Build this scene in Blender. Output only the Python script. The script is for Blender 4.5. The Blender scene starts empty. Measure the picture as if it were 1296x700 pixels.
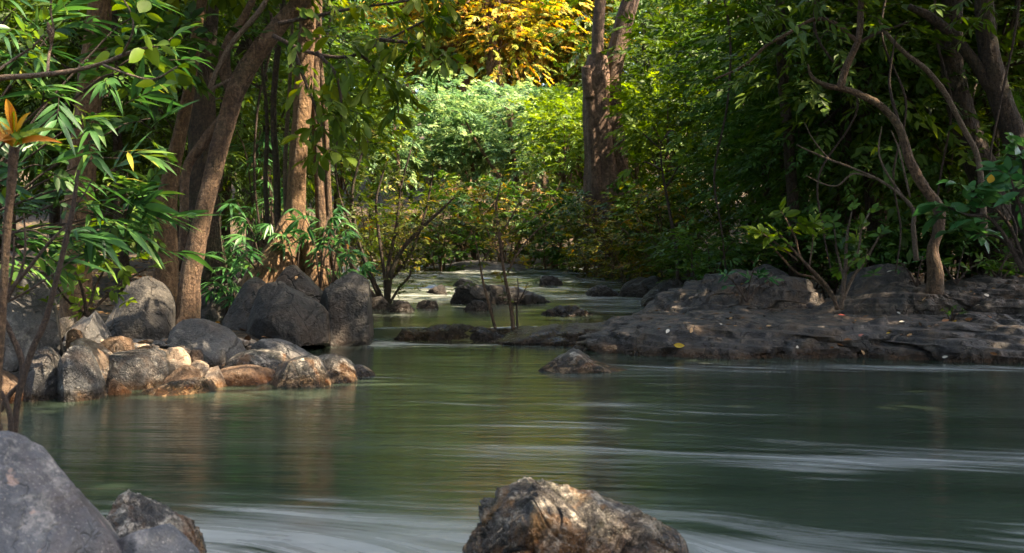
import bpy, math
import numpy as np
from mathutils import Vector
from mathutils.bvhtree import BVHTree

R = math.radians
scn = bpy.context.scene
COL = scn.collection

# ------------------------------------------------------------------ camera geometry used to place things
F = 1390.0          # focal length in photo pixels
CX, HY, H0 = 648.0, 300.0, 1.2   # principal column, horizon row, eye height

def W(px, py, d):
    return np.array([(px - CX) * d / F, d, H0 + (HY - py) * d / F])

def dz(py, z=0.0):      # depth at which row py meets height z
    return (H0 - z) * F / (py - HY)

SUN = np.array([0.58, -0.12, 0.79]); SUN /= np.linalg.norm(SUN)

# ------------------------------------------------------------------ noise
def _h(ix, iy, iz, s):
    ix, iy, iz = np.asarray(ix), np.asarray(iy), np.asarray(iz)
    h = (ix * 374761393 + iy * 668265263 + iz * 1274126177 + s * 974711) & 0xffffffff
    h = ((h ^ (h >> 13)) * 1103515245) & 0xffffffff
    h = ((h ^ (h >> 16)) * 2246822519) & 0xffffffff
    return ((h ^ (h >> 15)) & 0xffff) / 65535.0

def vnoise(P, s=0):
    P = np.asarray(P, dtype=np.float64)
    i = np.floor(P).astype(np.int64); f = P - i
    f = f * f * f * (f * (f * 6 - 15) + 10)
    x, y, z = i[..., 0], i[..., 1], i[..., 2]
    fx, fy, fz = f[..., 0], f[..., 1], f[..., 2]
    def L(a, b, t): return a + (b - a) * t
    c = [[[_h(x + a, y + b, z + d, s) for d in (0, 1)] for b in (0, 1)] for a in (0, 1)]
    v = L(L(L(c[0][0][0], c[1][0][0], fx), L(c[0][1][0], c[1][1][0], fx), fy),
          L(L(c[0][0][1], c[1][0][1], fx), L(c[0][1][1], c[1][1][1], fx), fy), fz)
    return v * 2 - 1

def fbm(P, s=0, o=4, ridge=False):
    P = np.asarray(P, dtype=np.float64)
    t = 0; a = 1.0; tot = 0
    for k in range(o):
        n = vnoise(P * (2.03 ** k) + 17.3 * k, s + k)
        if ridge: n = 1 - 2 * np.abs(n)
        t = t + a * n; tot += a; a *= 0.5
    return t / tot

def sstep(a, b, x):
    t = np.clip((x - a) / (b - a), 0, 1)
    return t * t * (3 - 2 * t)

# ------------------------------------------------------------------ mesh building
class MB:
    """collects vertices and faces of one mesh object"""
    def __init__(s):
        s.V = []; s.F = {3: [], 4: []}; s.T = {3: [], 4: []}; s.n = 0
    def add(s, V, quads=None, tris=None, tq=None, tt=None):
        V = np.asarray(V, dtype=np.float32).reshape(-1, 3)
        for k, f, t in ((4, quads, tq), (3, tris, tt)):
            if f is None: continue
            f = np.asarray(f, dtype=np.int64).reshape(-1, k)
            s.F[k].append(f + s.n)
            s.T[k].append(np.full(len(f), 0.5) if t is None else np.asarray(t))
        s.V.append(V); s.n += len(V)
    def mesh(s, name):
        V = np.concatenate(s.V)
        q = np.concatenate(s.F[4]) if s.F[4] else np.zeros((0, 4), int)
        t = np.concatenate(s.F[3]) if s.F[3] else np.zeros((0, 3), int)
        tint = np.concatenate(s.T[4] + s.T[3]) if (s.T[4] or s.T[3]) else np.zeros(0)
        me = bpy.data.meshes.new(name)
        me.vertices.add(len(V)); me.vertices.foreach_set('co', V.ravel())
        me.loops.add(q.size + t.size)
        me.loops.foreach_set('vertex_index', np.concatenate([q.ravel(), t.ravel()]).astype(np.int32))
        me.polygons.add(len(q) + len(t))
        st = np.concatenate([np.arange(len(q)) * 4, q.size + np.arange(len(t)) * 3]).astype(np.int32)
        me.polygons.foreach_set('loop_start', st)
        if len(tint) and tint.min() < 0:
            me.polygons.foreach_set('material_index', (tint < 0).astype(np.int32))
        a = me.attributes.new('tint', 'FLOAT', 'FACE')
        a.data.foreach_set('value', tint.astype(np.float32))
        me.update(calc_edges=True)
        return me
    def build(s, name, mat, parent=None, origin=None):
        o = origin if origin is not None else (0, 0, 0)
        if parent is not None and origin is None:
            o = parent.location
        o = np.array(o, dtype=np.float32)
        if np.any(o):
            s.V = [v - o for v in s.V]
        me = s.mesh(name)
        for m_ in (mat if isinstance(mat, (list, tuple)) else [mat]): me.materials.append(m_)
        ob = bpy.data.objects.new(name, me)
        COL.objects.link(ob)
        if parent is not None:
            ob.parent = parent
        else:
            ob.location = o
        return ob

def tag(o, label=None, cat=None, group=None, kind=None):
    if label: o['label'] = label
    if cat: o['category'] = cat
    if group: o['group'] = group
    if kind: o['kind'] = kind
    return o

def empty(name, loc, label, cat, group=None):
    o = bpy.data.objects.new(name, None); COL.objects.link(o)
    o.location = loc; o.empty_display_size = 0.2
    return tag(o, label, cat, group)

def copy_tree(src, loc, rz=0, sc=1.0, label=None):
    r = src.copy(); COL.objects.link(r)
    r.location = loc; r.rotation_euler = (0, 0, rz)
    r.scale = (sc, sc, sc) if not hasattr(sc, '__len__') else sc
    if label: r['label'] = label
    for ch in list(src.children):
        c = ch.copy(); COL.objects.link(c); c.parent = r
    return r

def catmull(P, n):
    P = np.asarray(P, float)
    Q = np.vstack([2 * P[0] - P[1], P, 2 * P[-1] - P[-2]])
    u = np.linspace(0, len(P) - 1, n); i = np.minimum(u.astype(int), len(P) - 2); t = (u - i)[:, None]
    a, b, c, d = Q[i], Q[i + 1], Q[i + 2], Q[i + 3]
    return 0.5 * ((2 * b) + (c - a) * t + (2 * a - 5 * b + 4 * c - d) * t ** 2 + (3 * b - a - 3 * c + d) * t ** 3)

def tube(mb, pts, rad, sides=8, res=None, lump=0.0, seed=0, flute=0.0, nfl=5):
    pts = np.asarray(pts, float)
    n = res or max(4, (len(pts) - 1) * 4 + 1)
    rad = np.interp(np.linspace(0, 1, n), np.linspace(0, 1, len(rad)), rad)
    C = catmull(pts, n) if len(pts) > 2 else np.linspace(pts[0], pts[-1], n)
    T = np.gradient(C, axis=0); T /= np.linalg.norm(T, axis=1)[:, None] + 1e-9
    up = np.array([0.3, 1, 0.1]) if abs(T[0][1]) < 0.9 else np.array([1.0, 0, 0])
    A = np.zeros_like(C); u = up
    for i in range(n):
        u = u - T[i] * (u @ T[i]); u = u / (np.linalg.norm(u) + 1e-9); A[i] = u
    B = np.cross(T, A)
    th = np.linspace(0, 2 * np.pi, sides, endpoint=False)
    r = rad[:, None] * np.ones(sides)[None]
    if flute:
        tt = np.linspace(0, 1, n)[:, None]
        r = r * (1 + flute * np.cos(nfl * th[None] + 2 * tt + seed) + flute * .5 * np.cos((nfl + 2) * th[None] - 3 * tt))
    V = C[:, None] + r[..., None] * (np.cos(th)[None, :, None] * A[:, None] + np.sin(th)[None, :, None] * B[:, None])
    if lump:
        N = V - C[:, None]
        q = V / (rad.max() * 1.6)
        V = V + N * lump * (fbm(q, seed, 3) + .6 * fbm(q * np.array([3, 3, .8]), seed + 9, 2))[..., None]
    V = np.vstack([V.reshape(-1, 3), C[:1], C[-1:]])
    i = np.arange(n - 1)[:, None] * sides; j = np.arange(sides)[None]; k = (j + 1) % sides
    Q = np.stack([i + j, i + k, i + sides + k, i + sides + j], -1).reshape(-1, 4)
    j = np.arange(sides); k = (j + 1) % sides; b = n * sides
    t1 = np.stack([k, j, np.full(sides, b)], -1); e = (n - 1) * sides
    t2 = np.stack([e + j, e + k, np.full(sides, b + 1)], -1)
    mb.add(V, quads=Q, tris=np.vstack([t1, t2]))

def thin_tubes(mb, A, B, r0, r1, sides=3):
    """many straight twigs at once, A -> B"""
    A = np.asarray(A, float); B = np.asarray(B, float); m = len(A)
    T = B - A; T /= np.linalg.norm(T, axis=1)[:, None] + 1e-9
    up = np.where(np.abs(T[:, 2:3]) > .9, np.array([[1., 0, 0]]), np.array([[0, 0, 1.]]))
    U = np.cross(T, up); U /= np.linalg.norm(U, axis=1)[:, None] + 1e-9
    X = np.cross(T, U)
    th = np.linspace(0, 2 * np.pi, sides, endpoint=False)
    ring = np.cos(th)[None, :, None] * U[:, None] + np.sin(th)[None, :, None] * X[:, None]
    V = np.concatenate([A[:, None] + ring * np.asarray(r0).reshape(-1, 1, 1), B[:, None] + ring * np.asarray(r1).reshape(-1, 1, 1)], 1)
    j = np.arange(sides); k = (j + 1) % sides
    Q = np.stack([j, k, sides + k, sides + j], -1)[None] + (np.arange(m) * 2 * sides)[:, None, None]
    mb.add(V.reshape(-1, 3), quads=Q.reshape(-1, 4), tq=np.full(Q.size // 4, -1.0))

def leaves(mb, P, D, N, L, Wd, tint, k=2, prof=None, droop=0.0, fold=0.25):
    """n leaves in one go: base P, direction D, face normal N, length L, width Wd"""
    P = np.asarray(P, float).reshape(-1, 3); n = len(P)
    if n == 0: return
    D = D / (np.linalg.norm(D, axis=1)[:, None] + 1e-9)
    S = np.cross(D, N); S /= np.linalg.norm(S, axis=1)[:, None] + 1e-9
    N = np.cross(S, D)
    L = np.broadcast_to(L, n)[:, None]; Wd = np.broadcast_to(Wd, n)[:, None]
    dn = np.array([0, 0, -1.0])[None]
    if k == 2:                                  # folded diamond
        m = 0.42
        mid = P + D * L * m + N * Wd * fold * .5 + dn * droop * L * m * m
        tip = P + D * L + dn * droop * L
        V = np.stack([P, mid + S * Wd * .5, tip, mid - S * Wd * .5], 1).reshape(-1, 3)
        b = np.arange(n) * 4
        t = np.stack([np.stack([b, b + 1, b + 2], -1), np.stack([b, b + 2, b + 3], -1)], 1).reshape(-1, 3)
        mb.add(V, tris=t, tt=np.repeat(tint, 2)); return
    ts = np.linspace(0, 1, k + 1)
    wv = prof(ts)
    rows = [P[:, None]]
    for i in range(1, k):
        c = P + D * L * ts[i] + dn * droop * L * ts[i] ** 2
        h = N * Wd * fold * wv[i] * .5
        rows.append(np.stack([c + S * Wd * .5 * wv[i] + h, c, c - S * Wd * .5 * wv[i] + h], 1))
    rows.append((P + D * L + dn * droop * L)[:, None])
    V = np.concatenate(rows, 1); nv = V.shape[1]
    tr = [(0, 1, 2), (0, 2, 3)]; q = []
    for i in range(k - 2):
        a = 1 + 3 * i; c = a + 3
        q += [(a, c, c + 1, a + 1), (a + 1, c + 1, c + 2, a + 2)]
    a = 1 + 3 * (k - 2); tr += [(a, nv - 1, a + 1), (a + 1, nv - 1, a + 2)]
    off = (np.arange(n) * nv)[:, None, None]
    tr = np.array(tr)[None] + off; q = np.array(q).reshape(-1, 4)[None] + off
    mb.add(V.reshape(-1, 3), quads=q.reshape(-1, 4), tris=tr.reshape(-1, 3),
           tq=np.repeat(tint, q.shape[1]), tt=np.repeat(tint, tr.shape[1]))

def prof_oval(t): return np.sin(np.pi * t ** .85) ** .8
def prof_lance(t): return np.sin(np.pi * t ** .7) ** .9
def prof_obov(t): return (np.sin(np.pi * t ** 1.7) ** .75) * .95 + .05 * (t > 0)

def unit(v): return v / (np.linalg.norm(v, axis=-1, keepdims=True) + 1e-9)

def sprays(mb, rng, C, D, nl, tw, ll, lw, ang=55, up=1.0, jit=.35, k=2, prof=None, droop=.15, fold=.25,
           sag=.25, keep=None, twig=None, twr=.004, base=.5, tv=.18, fan=False, ws=1.0):
    """flat leafy twigs: twig base C, direction D, nl leaves set alternately along each"""
    C = np.asarray(C, float).reshape(-1, 3); m = len(C)
    if m == 0: return
    D = unit(np.asarray(D, float))
    tw = tw * rng.uniform(.65, 1.25, m)
    n0 = unit(np.array([0, 0, up])[None] + rng.normal(0, jit, (m, 3)))
    n0 = unit(n0 - D * np.sum(n0 * D, 1)[:, None])
    S = np.cross(D, n0)
    t = np.linspace(0.15 if not fan else .75, 1, nl)[None] + rng.normal(0, .03, (m, nl))
    side = np.where(np.arange(nl) % 2, 1.0, -1.0)[None] * np.ones((m, 1))
    a = np.radians(ang) * side * (1.15 - .75 * t) * rng.uniform(.7, 1.3, (m, nl))
    if fan: a = np.radians(ang) * (np.linspace(-1, 1, nl)[None] + rng.normal(0, .12, (m, nl)))
    P = C[:, None] + D[:, None] * (tw[:, None] * t)[..., None]
    P[..., 2] -= sag * tw[:, None] * t ** 2
    LD = D[:, None] * np.cos(a)[..., None] + S[:, None] * np.sin(a)[..., None]
    LD = unit(LD + rng.normal(0, .16, (m, nl, 3)) - np.array([0, 0, sag * .8]))
    LN = unit(n0[:, None] + rng.normal(0, jit * .8, (m, nl, 3)))
    L = ll * rng.uniform(.6, 1.2, (m, nl)); WW = lw * rng.uniform(.75, 1.2, (m, nl)) * L / ll
    tint = np.clip(base + rng.normal(0, tv, (m, 1)) + rng.normal(0, tv * .7, (m, nl)), 0, 1)
    P, LD, LN = P.reshape(-1, 3), LD.reshape(-1, 3), LN.reshape(-1, 3)
    L, WW, tint = L.ravel(), WW.ravel(), tint.ravel()
    if keep is not None:
        g = keep(P); P, LD, LN, L, WW, tint = P[g], LD[g], LN[g], L[g], WW[g], tint[g]
    leaves(mb, P, LD, LN, L, WW, tint, k, prof, droop, fold)
    if twig is not None:
        E = C + D * tw[:, None]; E[:, 2] -= sag * tw
        M = C + D * (tw * .5)[:, None]; M[:, 2] -= sag * tw * .25
        thin_tubes(twig, C, M, np.full(m, twr), np.full(m, twr * .8)); thin_tubes(twig, M, E, np.full(m, twr * .8), np.full(m, twr * .4))

# places that the sun reaches through gaps in the canopy: (centre, radius, share of leaves removed)
GAPS = [((-2.1, 9.15, .2), 1.1, .98), ((-3.1, 8.3, 2.2), 1.5, .93), ((-2.75, 13.6, .9), .55, .97), ((-2.8, 14, 2.6), .35, .95),
        ((0.33, 4.1, .3), .4, .9), ((.9, 14.5, .15), .6, .9), ((1.6, 13.5, .2), .5, .85), ((-1.6, 9.6, 3.2), .9, .8),
        ((-3.1, 10.9, 1.2), .5, .9), ((5.6, 13, 3.2), .35, .9), ((2.2, 11.8, .4), .3, .9), ((3.6, 11.2, .35), .35, .8),
        ((4.0, 11.8, .8), .4, .8), ((5.2, 12.6, 2.2), .5, .8), ((5.0, 11.0, 1.9), .5, .7), ((3.0, 13.0, 2.0), .3, .8), ((6.5, 16, 2.5), 2.4, .5), ((8, 19, 3), 2.4, .5), ((4.5, 20.5, 2), 2.2, .6), ((9, 15, 2.5), 2.0, .5), ((1.2, 17, .2), 1.0, .3)]
_kr = np.random.default_rng(99)
def sunkeep(P):
    g = np.ones(len(P), bool)
    for c, r, s in GAPS:
        v = P - np.array(c)
        t = v @ SUN
        pr = np.linalg.norm(v - t[:, None] * SUN[None], axis=1)
        g &= ~((t > max(r, .8)) & (pr < r * (1 + .3 * vnoise(P * 1.3))) & (_kr.random(len(P)) < s))
    t = (30 - P[:, 1]) / -SUN[1]
    return g

# ------------------------------------------------------------------ materials
class NT:
    def __init__(s, name):
        s.m = bpy.data.materials.new(name); s.m.use_nodes = True
        s.t = s.m.node_tree; s.t.nodes.clear(); s.out = s.n('ShaderNodeOutputMaterial')
    def n(s, ty, **kw):
        nd = s.t.nodes.new(ty)
        for k, v in kw.items():
            if k.startswith('i_'): s.set(nd, k[2:], v)
            else: setattr(nd, k, v)
        return nd
    def set(s, nd, key, v):
        key = int(key) if key.isdigit() else key.replace('_', ' ')
        sk = nd.inputs[key]
        if isinstance(v, bpy.types.NodeSocket): s.t.links.new(v, sk)
        else: sk.default_value = v
    def noise(s, vec, scale, detail=4, rough=.55, dist=0.0):
        return s.n('ShaderNodeTexNoise', i_Vector=vec, i_Scale=scale, i_Detail=detail, i_Roughness=rough, i_Distortion=dist).outputs[0]
    def ramp(s, fac, stops, interp='LINEAR'):
        r = s.n('ShaderNodeValToRGB', i_Fac=fac); cr = r.color_ramp; cr.interpolation = interp
        while len(cr.elements) < len(stops): cr.elements.new(.5)
        for e, (p, c) in zip(cr.elements, stops):
            e.position = p; e.color = (c[0], c[1], c[2], 1) if hasattr(c, '__len__') else (c, c, c, 1)
        return r.outputs[0]
    def mix(s, fac, a, b, mode='MIX'):
        m = s.n('ShaderNodeMix', data_type='RGBA', blend_type=mode)
        for i, v in ((0, fac), (6, a), (7, b)):
            if isinstance(v, bpy.types.NodeSocket): s.t.links.new(v, m.inputs[i])
            elif i: m.inputs[i].default_value = (v[0], v[1], v[2], 1)
            else: m.inputs[i].default_value = v
        return m.outputs[2]
    def math(s, op, a, b=0.0, c=None):
        m = s.n('ShaderNodeMath', operation=op)
        for i, v in enumerate((a, b) if c is None else (a, b, c)):
            if isinstance(v, bpy.types.NodeSocket): s.t.links.new(v, m.inputs[i])
            else: m.inputs[i].default_value = v
        return m.outputs[0]
    def mapr(s, v, a, b, c, d):
        return s.n('ShaderNodeMapRange', i_Value=v, i_1=a, i_2=b, i_3=c, i_4=d).outputs[0]
    def pos(s): return s.n('ShaderNodeNewGeometry').outputs['Position']
    def scale(s, vec, sc):
        return s.n('ShaderNodeMapping', i_Vector=vec, i_Scale=sc).outputs[0]
    def bump(s, h, strength, dist=.02, normal=None):
        b = s.n('ShaderNodeBump', i_Height=h, i_Strength=strength, i_Distance=dist)
        if normal is not None: s.set(b, 'Normal', normal)
        return b.outputs[0]
    def finish(s, sh):
        s.t.links.new(sh, s.out.inputs[0]); return s.m

def leaf_mat(name, cols, rough=.5, trans=.34, tcol=1.35, spec=.25):
    t = NT(name)
    a = t.n('ShaderNodeAttribute', attribute_name='tint').outputs['Fac']
    rnd = t.n('ShaderNodeObjectInfo').outputs['Random']
    a = t.math('ADD', a, t.math('MULTIPLY_ADD', rnd, .16, -.08))
    col = t.ramp(a, [(i / (len(cols) - 1), c) for i, c in enumerate(cols)])
    p = t.pos()
    blot = t.noise(p, 9, 3)
    col = t.mix(t.mapr(blot, .58, .75, 0, .35), col, (cols[0][0] * 1.5, cols[0][1] * .8, cols[0][2]))
    pb = t.n('ShaderNodeBsdfPrincipled', i_Base_Color=col, i_Roughness=rough)
    t.set(pb, 'Specular IOR Level', spec)
    hs = t.n('ShaderNodeHueSaturation', i_Color=col, i_Saturation=1.15, i_Value=tcol, i_Hue=.49)
    tr = t.n('ShaderNodeBsdfTranslucent', i_Color=hs.outputs[0])
    mx = t.n('ShaderNodeMixShader', i_0=trans, i_1=pb.outputs[0], i_2=tr.outputs[0])
    return t.finish(mx.outputs[0])

def bark_mat(name, c0, c1, c2, sc=1.0, moss=0.0, bs=1.0):
    t = NT(name); p = t.pos()
    v = t.scale(p, (15 * sc, 15 * sc, 3.6 * sc))
    n1 = t.noise(v, 1.0, 8, .7, .9)
    n2 = t.noise(t.scale(p, (3, 3, 1.1)), 1.0, 3)
    vo = t.n('ShaderNodeTexVoronoi', feature='DISTANCE_TO_EDGE', i_Vector=t.scale(p, (16 * sc, 16 * sc, 6 * sc)), i_Scale=1.0).outputs[0]
    col = t.ramp(n1, [(.3, c0), (.5, c1), (.72, c2)])
    col = t.mix(t.mapr(n2, .4, .7, 0, .55), col, c0)
    lich = t.noise(p, 5.5, 5, .6)
    col = t.mix(t.mapr(lich, .6, .68, 0, .5), col, (c2[0] * 1.3, c2[1] * 1.35, c2[2] * 1.4))
    if moss: col = t.mix(t.mapr(t.noise(p, 2.5, 5), .5, .62, 0, moss), col, (.035, .05, .01))
    fine = t.noise(p, 60 * sc, 4, .7)
    mot = t.noise(p, 26 * sc, 5, .7, .5)
    col = t.mix(t.mapr(mot, .5, .66, 0, .6), col, c2)
    col = t.mix(t.mapr(mot, .34, .48, .75, 0), col, (c0[0] * .6, c0[1] * .6, c0[2] * .6))
    col = t.mix(t.mapr(fine, .5, .68, 0, .55), col, (c0[0] * .7, c0[1] * .7, c0[2] * .7))
    knot = t.mapr(t.n('ShaderNodeTexVoronoi', i_Vector=p, i_Scale=3.2 * sc, i_Randomness=1.0).outputs[0], .0, .16, 1, 0)
    col = t.mix(t.math('MULTIPLY', knot, .6), col, c0)
    n1 = t.math('ADD', n1, t.math('MULTIPLY_ADD', t.math('ADD', fine, t.math('MULTIPLY', mot, 2.0)), .25, t.math('MULTIPLY', knot, .5)))
    h = t.math('ADD', n1, t.math('MULTIPLY', t.mapr(vo, 0, .25, 0, 1), .14))
    pb = t.n('ShaderNodeBsdfPrincipled', i_Base_Color=col, i_Roughness=.85, i_Normal=t.bump(h, bs, .07))
    return t.finish(pb.outputs[0])

def rock_mat(name, c0, c1, c2, speck=.3, speck_c=(.5, .47, .42), stain=.3, stain_c=(.16, .085, .04), sc=1.0,
             bs=.5, rough=.62, wet=.13, moss=0.0, crack=.7, top=None, speck2=0, pt=.53):
    t = NT(name); p = t.pos()
    n1 = t.noise(p, 2.2 * sc, 8, .62, .3)
    n2 = t.noise(p, 9 * sc, 6, .65)
    n3 = t.noise(p, 38 * sc, 4, .7)
    col = t.ramp(t.math('ADD', t.math('MULTIPLY', n1, .6), t.math('MULTIPLY', n2, .4)), [(.36, c0), (.5, c1), (.66, c2)])
    st = t.noise(p, 1.7 * sc, 6, .6, .8)
    col = t.mix(t.mapr(st, .5, .64, 0, stain), col, stain_c)
    pale = t.noise(p, 4.5 * sc, 7, .7, .5)
    geo = t.n('ShaderNodeNewGeometry'); nz = t.n('ShaderNodeSeparateXYZ', i_0=geo.outputs['True Normal']).outputs[2]
    m = t.math('MULTIPLY', t.mapr(pale, pt, pt + .12, 0, 1), t.mapr(n3, .4, .56, .25, 1))
    if top is not None: m = t.math('MULTIPLY', m, t.mapr(nz, top - .35, top + .25, .12, 1))
    col = t.mix(t.math('MULTIPLY', m, speck), col, speck_c)
    fine = t.mapr(t.noise(p, 75 * sc, 2, .6), .62, .72, 0, 1)
    col = t.mix(t.math('MULTIPLY', fine, min(.5, speck * .9)), col, (speck_c[0] * 1.1, speck_c[1] * 1.1, speck_c[2] * 1.1))
    if speck2: col = t.mix(t.mapr(t.noise(p, 11, 3, .6), .66, .72, 0, .75), col, (.36, .25, .2))
    crk = t.n('ShaderNodeTexVoronoi', feature='DISTANCE_TO_EDGE', i_Scale=2.3 * sc)
    warp = t.n('ShaderNodeVectorMath', operation='MULTIPLY_ADD', i_0=t.n('ShaderNodeTexNoise', i_Vector=p, i_Scale=3.0 * sc, i_Detail=4).outputs[1], i_1=(.5, .5, .5), i_2=p)
    t.set(crk, 'Vector', warp.outputs[0])
    ck = t.mapr(crk.outputs[0], 0, .035, 1, 0)
    ck = t.math('MULTIPLY', ck, t.mapr(n1, .42, .56, 0, 1))
    col = t.mix(t.math('MULTIPLY', ck, crack), col, (c0[0] * .5, c0[1] * .5, c0[2] * .5))
    if moss:
        mo = t.math('MULTIPLY', t.mapr(t.noise(p, 3.2 * sc, 6, .65), .5, .62, 0, moss), t.mapr(nz, .1, .6, .3, 1))
        col = t.mix(mo, col, (.06, .065, .012))
    z = t.n('ShaderNodeSeparateXYZ', i_0=p).outputs[2]
    zw = t.math('ADD', z, t.math('MULTIPLY_ADD', n2, .12, -.06))
    wm = t.mapr(zw, wet * .35, wet, 1, 0)            # the band the stream keeps wet
    col = t.mix(wm, col, t.mix(1.0, col, (.52, .37, .24), 'MULTIPLY'))
    ro = t.math('SUBTRACT', t.math('MULTIPLY_ADD', n2, .35, rough - .17), t.math('MULTIPLY', wm, .38))
    h = t.math('ADD', t.math('MULTIPLY', n1, .8), t.math('ADD', t.math('MULTIPLY', n2, .45), t.math('MULTIPLY', n3, .16)))
    h = t.math('SUBTRACT', h, t.math('MULTIPLY', ck, .25))
    pb = t.n('ShaderNodeBsdfPrincipled', i_Base_Color=col, i_Roughness=ro, i_Normal=t.bump(h, bs, .22 / sc ** .5))
    t.set(pb, 'Specular IOR Level', .4)
    return t.finish(pb.outputs[0])

M = {}
M['rk_dark'] = rock_mat('dark_boulder_stone', (.014, .0125, .0115), (.033, .03, .027), (.07, .062, .054), .3, (.22, .19, .155), .45, (.085, .052, .03), bs=.8)
M['rk_grey'] = rock_mat('grey_boulder_stone', (.03, .029, .028), (.066, .063, .061), (.125, .118, .11), .45, (.34, .31, .27), .3, (.13, .075, .042), bs=.7)
M['rk_front'] = rock_mat('blue_grey_stone', (.028, .028, .031), (.07, .071, .077), (.135, .135, .14), .6, (.4, .36, .32), .22, (.17, .12, .1), sc=1.7, bs=.6, speck2=1, crack=0)
M['rk_tan'] = rock_mat('tan_pebble_stone', (.12, .08, .052), (.28, .205, .14), (.45, .36, .265), .7, (.62, .55, .46), .3, (.2, .1, .05), sc=2.2, wet=.09, bs=.8)
M['rk_rust'] = rock_mat('rusty_stone', (.055, .031, .018), (.13, .076, .042), (.23, .15, .088), .4, (.46, .36, .27), .45, (.06, .035, .022), sc=2.2, wet=.1, bs=.9)
M['rk_crust'] = rock_mat('speckled_crust_stone', (.018, .017, .017), (.06, .055, .05), (.17, .15, .125), 1.0, (.66, .58, .47), .65, (.26, .125, .045), sc=2.3, bs=1.0, wet=.16, top=.0, moss=.2, pt=.5, rough=.48)
M['rk_wet'] = rock_mat('rust_mottled_wet_stone', (.016, .014, .013), (.065, .053, .043), (.17, .14, .11), .95, (.62, .54, .43), .85, (.25, .125, .042), sc=2.6, bs=1.0, wet=.2, top=.0, moss=.3, pt=.5, rough=.42)
M['rk_spk'] = rock_mat('pale_speckled_stone', (.02, .02, .022), (.05, .05, .052), (.11, .108, .105), .95, (.52, .48, .42), .35, (.13, .075, .04), sc=2.0, bs=1.0, wet=.1, top=.1)
M['rk_shelf'] = rock_mat('bank_shelf_stone', (.024, .021, .02), (.056, .049, .044), (.115, .1, .087), .4, (.33, .25, .18), .6, (.17, .108, .062), sc=1.5, bs=1.0, wet=.12, pt=.5)
M['rk_moss'] = rock_mat('mossy_wet_stone', (.018, .015, .011), (.045, .036, .025), (.09, .073, .05), .35, (.3, .24, .17), .5, (.12, .08, .03), sc=2.0, bs=1.0, wet=.3, moss=.7)
M['rk_river'] = rock_mat('river_stone', (.014, .012, .011), (.032, .028, .025), (.07, .06, .05), .25, (.25, .21, .16), .3, (.07, .045, .026), sc=1.8, bs=1.0, wet=.45)

M['bk_brown'] = bark_mat('brown_bark', (.038, .02, .01), (.135, .075, .038), (.26, .158, .086), 1.0, .25)
M['bk_orange'] = bark_mat('orange_bark', (.07, .036, .015), (.18, .098, .042), (.3, .18, .085), .9)
M['bk_dark'] = bark_mat('dark_bark', (.018, .011, .006), (.05, .03, .017), (.11, .068, .04), 1.0, .3)
M['bk_red'] = bark_mat('reddish_bark', (.05, .027, .017), (.125, .07, .043), (.23, .14, .09), .35)
M['bk_pale'] = bark_mat('pale_twig_bark', (.09, .055, .032), (.18, .12, .075), (.3, .22, .15), 2.5)
M['bk_twig'] = bark_mat('twig_bark', (.032, .018, .011), (.075, .043, .026), (.15, .095, .06), 3)

M['lf_dark'] = leaf_mat('dark_green_leaf', [(.02, .038, .006), (.042, .078, .011), (.075, .13, .016), (.14, .19, .022)])
M['lf_mid'] = leaf_mat('mid_green_leaf', [(.02, .05, .01), (.04, .095, .018), (.075, .15, .025), (.14, .2, .03)])
M['lf_pale'] = leaf_mat('pale_green_leaf', [(.045, .1, .04), (.09, .175, .07), (.18, .28, .1), (.34, .43, .16)], trans=.38)
M['lf_lime'] = leaf_mat('lime_green_leaf', [(.05, .09, .01), (.1, .17, .015), (.18, .26, .02), (.3, .36, .04)], trans=.42)
M['lf_olive'] = leaf_mat('olive_leaf', [(.025, .04, .007), (.05, .07, .01), (.09, .11, .014), (.22, .21, .02), (.26, .14, .03)], trans=.36)
M['lf_autumn'] = leaf_mat('autumn_leaf', [(.12, .18, .03), (.32, .32, .05), (.54, .45, .08), (.6, .4, .07), (.48, .25, .05)], trans=.45)
M['lf_gloss'] = leaf_mat('glossy_lance_leaf', [(.014, .042, .012), (.03, .088, .024), (.06, .15, .035), (.14, .23, .04), (.34, .29, .035)], rough=.4, spec=.4)
M['lf_obov'] = leaf_mat('broad_yellow_green_leaf', [(.025, .055, .006), (.055, .1, .009), (.1, .15, .013), (.18, .21, .02)], trans=.45, spec=.2, rough=.55)
M['lf_blue'] = leaf_mat('blue_green_leaf', [(.018, .06, .018), (.036, .115, .036), (.07, .17, .05), (.11, .22, .06)], rough=.36)

def plain(name, col, rough=.6, trans=0):
    return leaf_mat(name, [tuple(c * .75 for c in col), col, tuple(min(1, c * 1.2) for c in col)], rough, trans)
M['dead_red'] = plain('red_dead_leaf', (.35, .07, .05), .6, .2)
M['dead_pink'] = plain('pink_dead_leaf', (.55, .22, .17), .6, .2)
M['dead_tan'] = plain('tan_dead_leaf', (.5, .3, .14), .6, .2)
M['dead_yellow'] = plain('yellow_dead_leaf', (.55, .36, .04), .5, .3)
M['dead_white'] = plain('bleached_dead_leaf', (.7, .62, .5), .6, .2)
M['dead_brown'] = plain('brown_dead_leaf', (.2, .09, .035), .7, .15)

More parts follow.
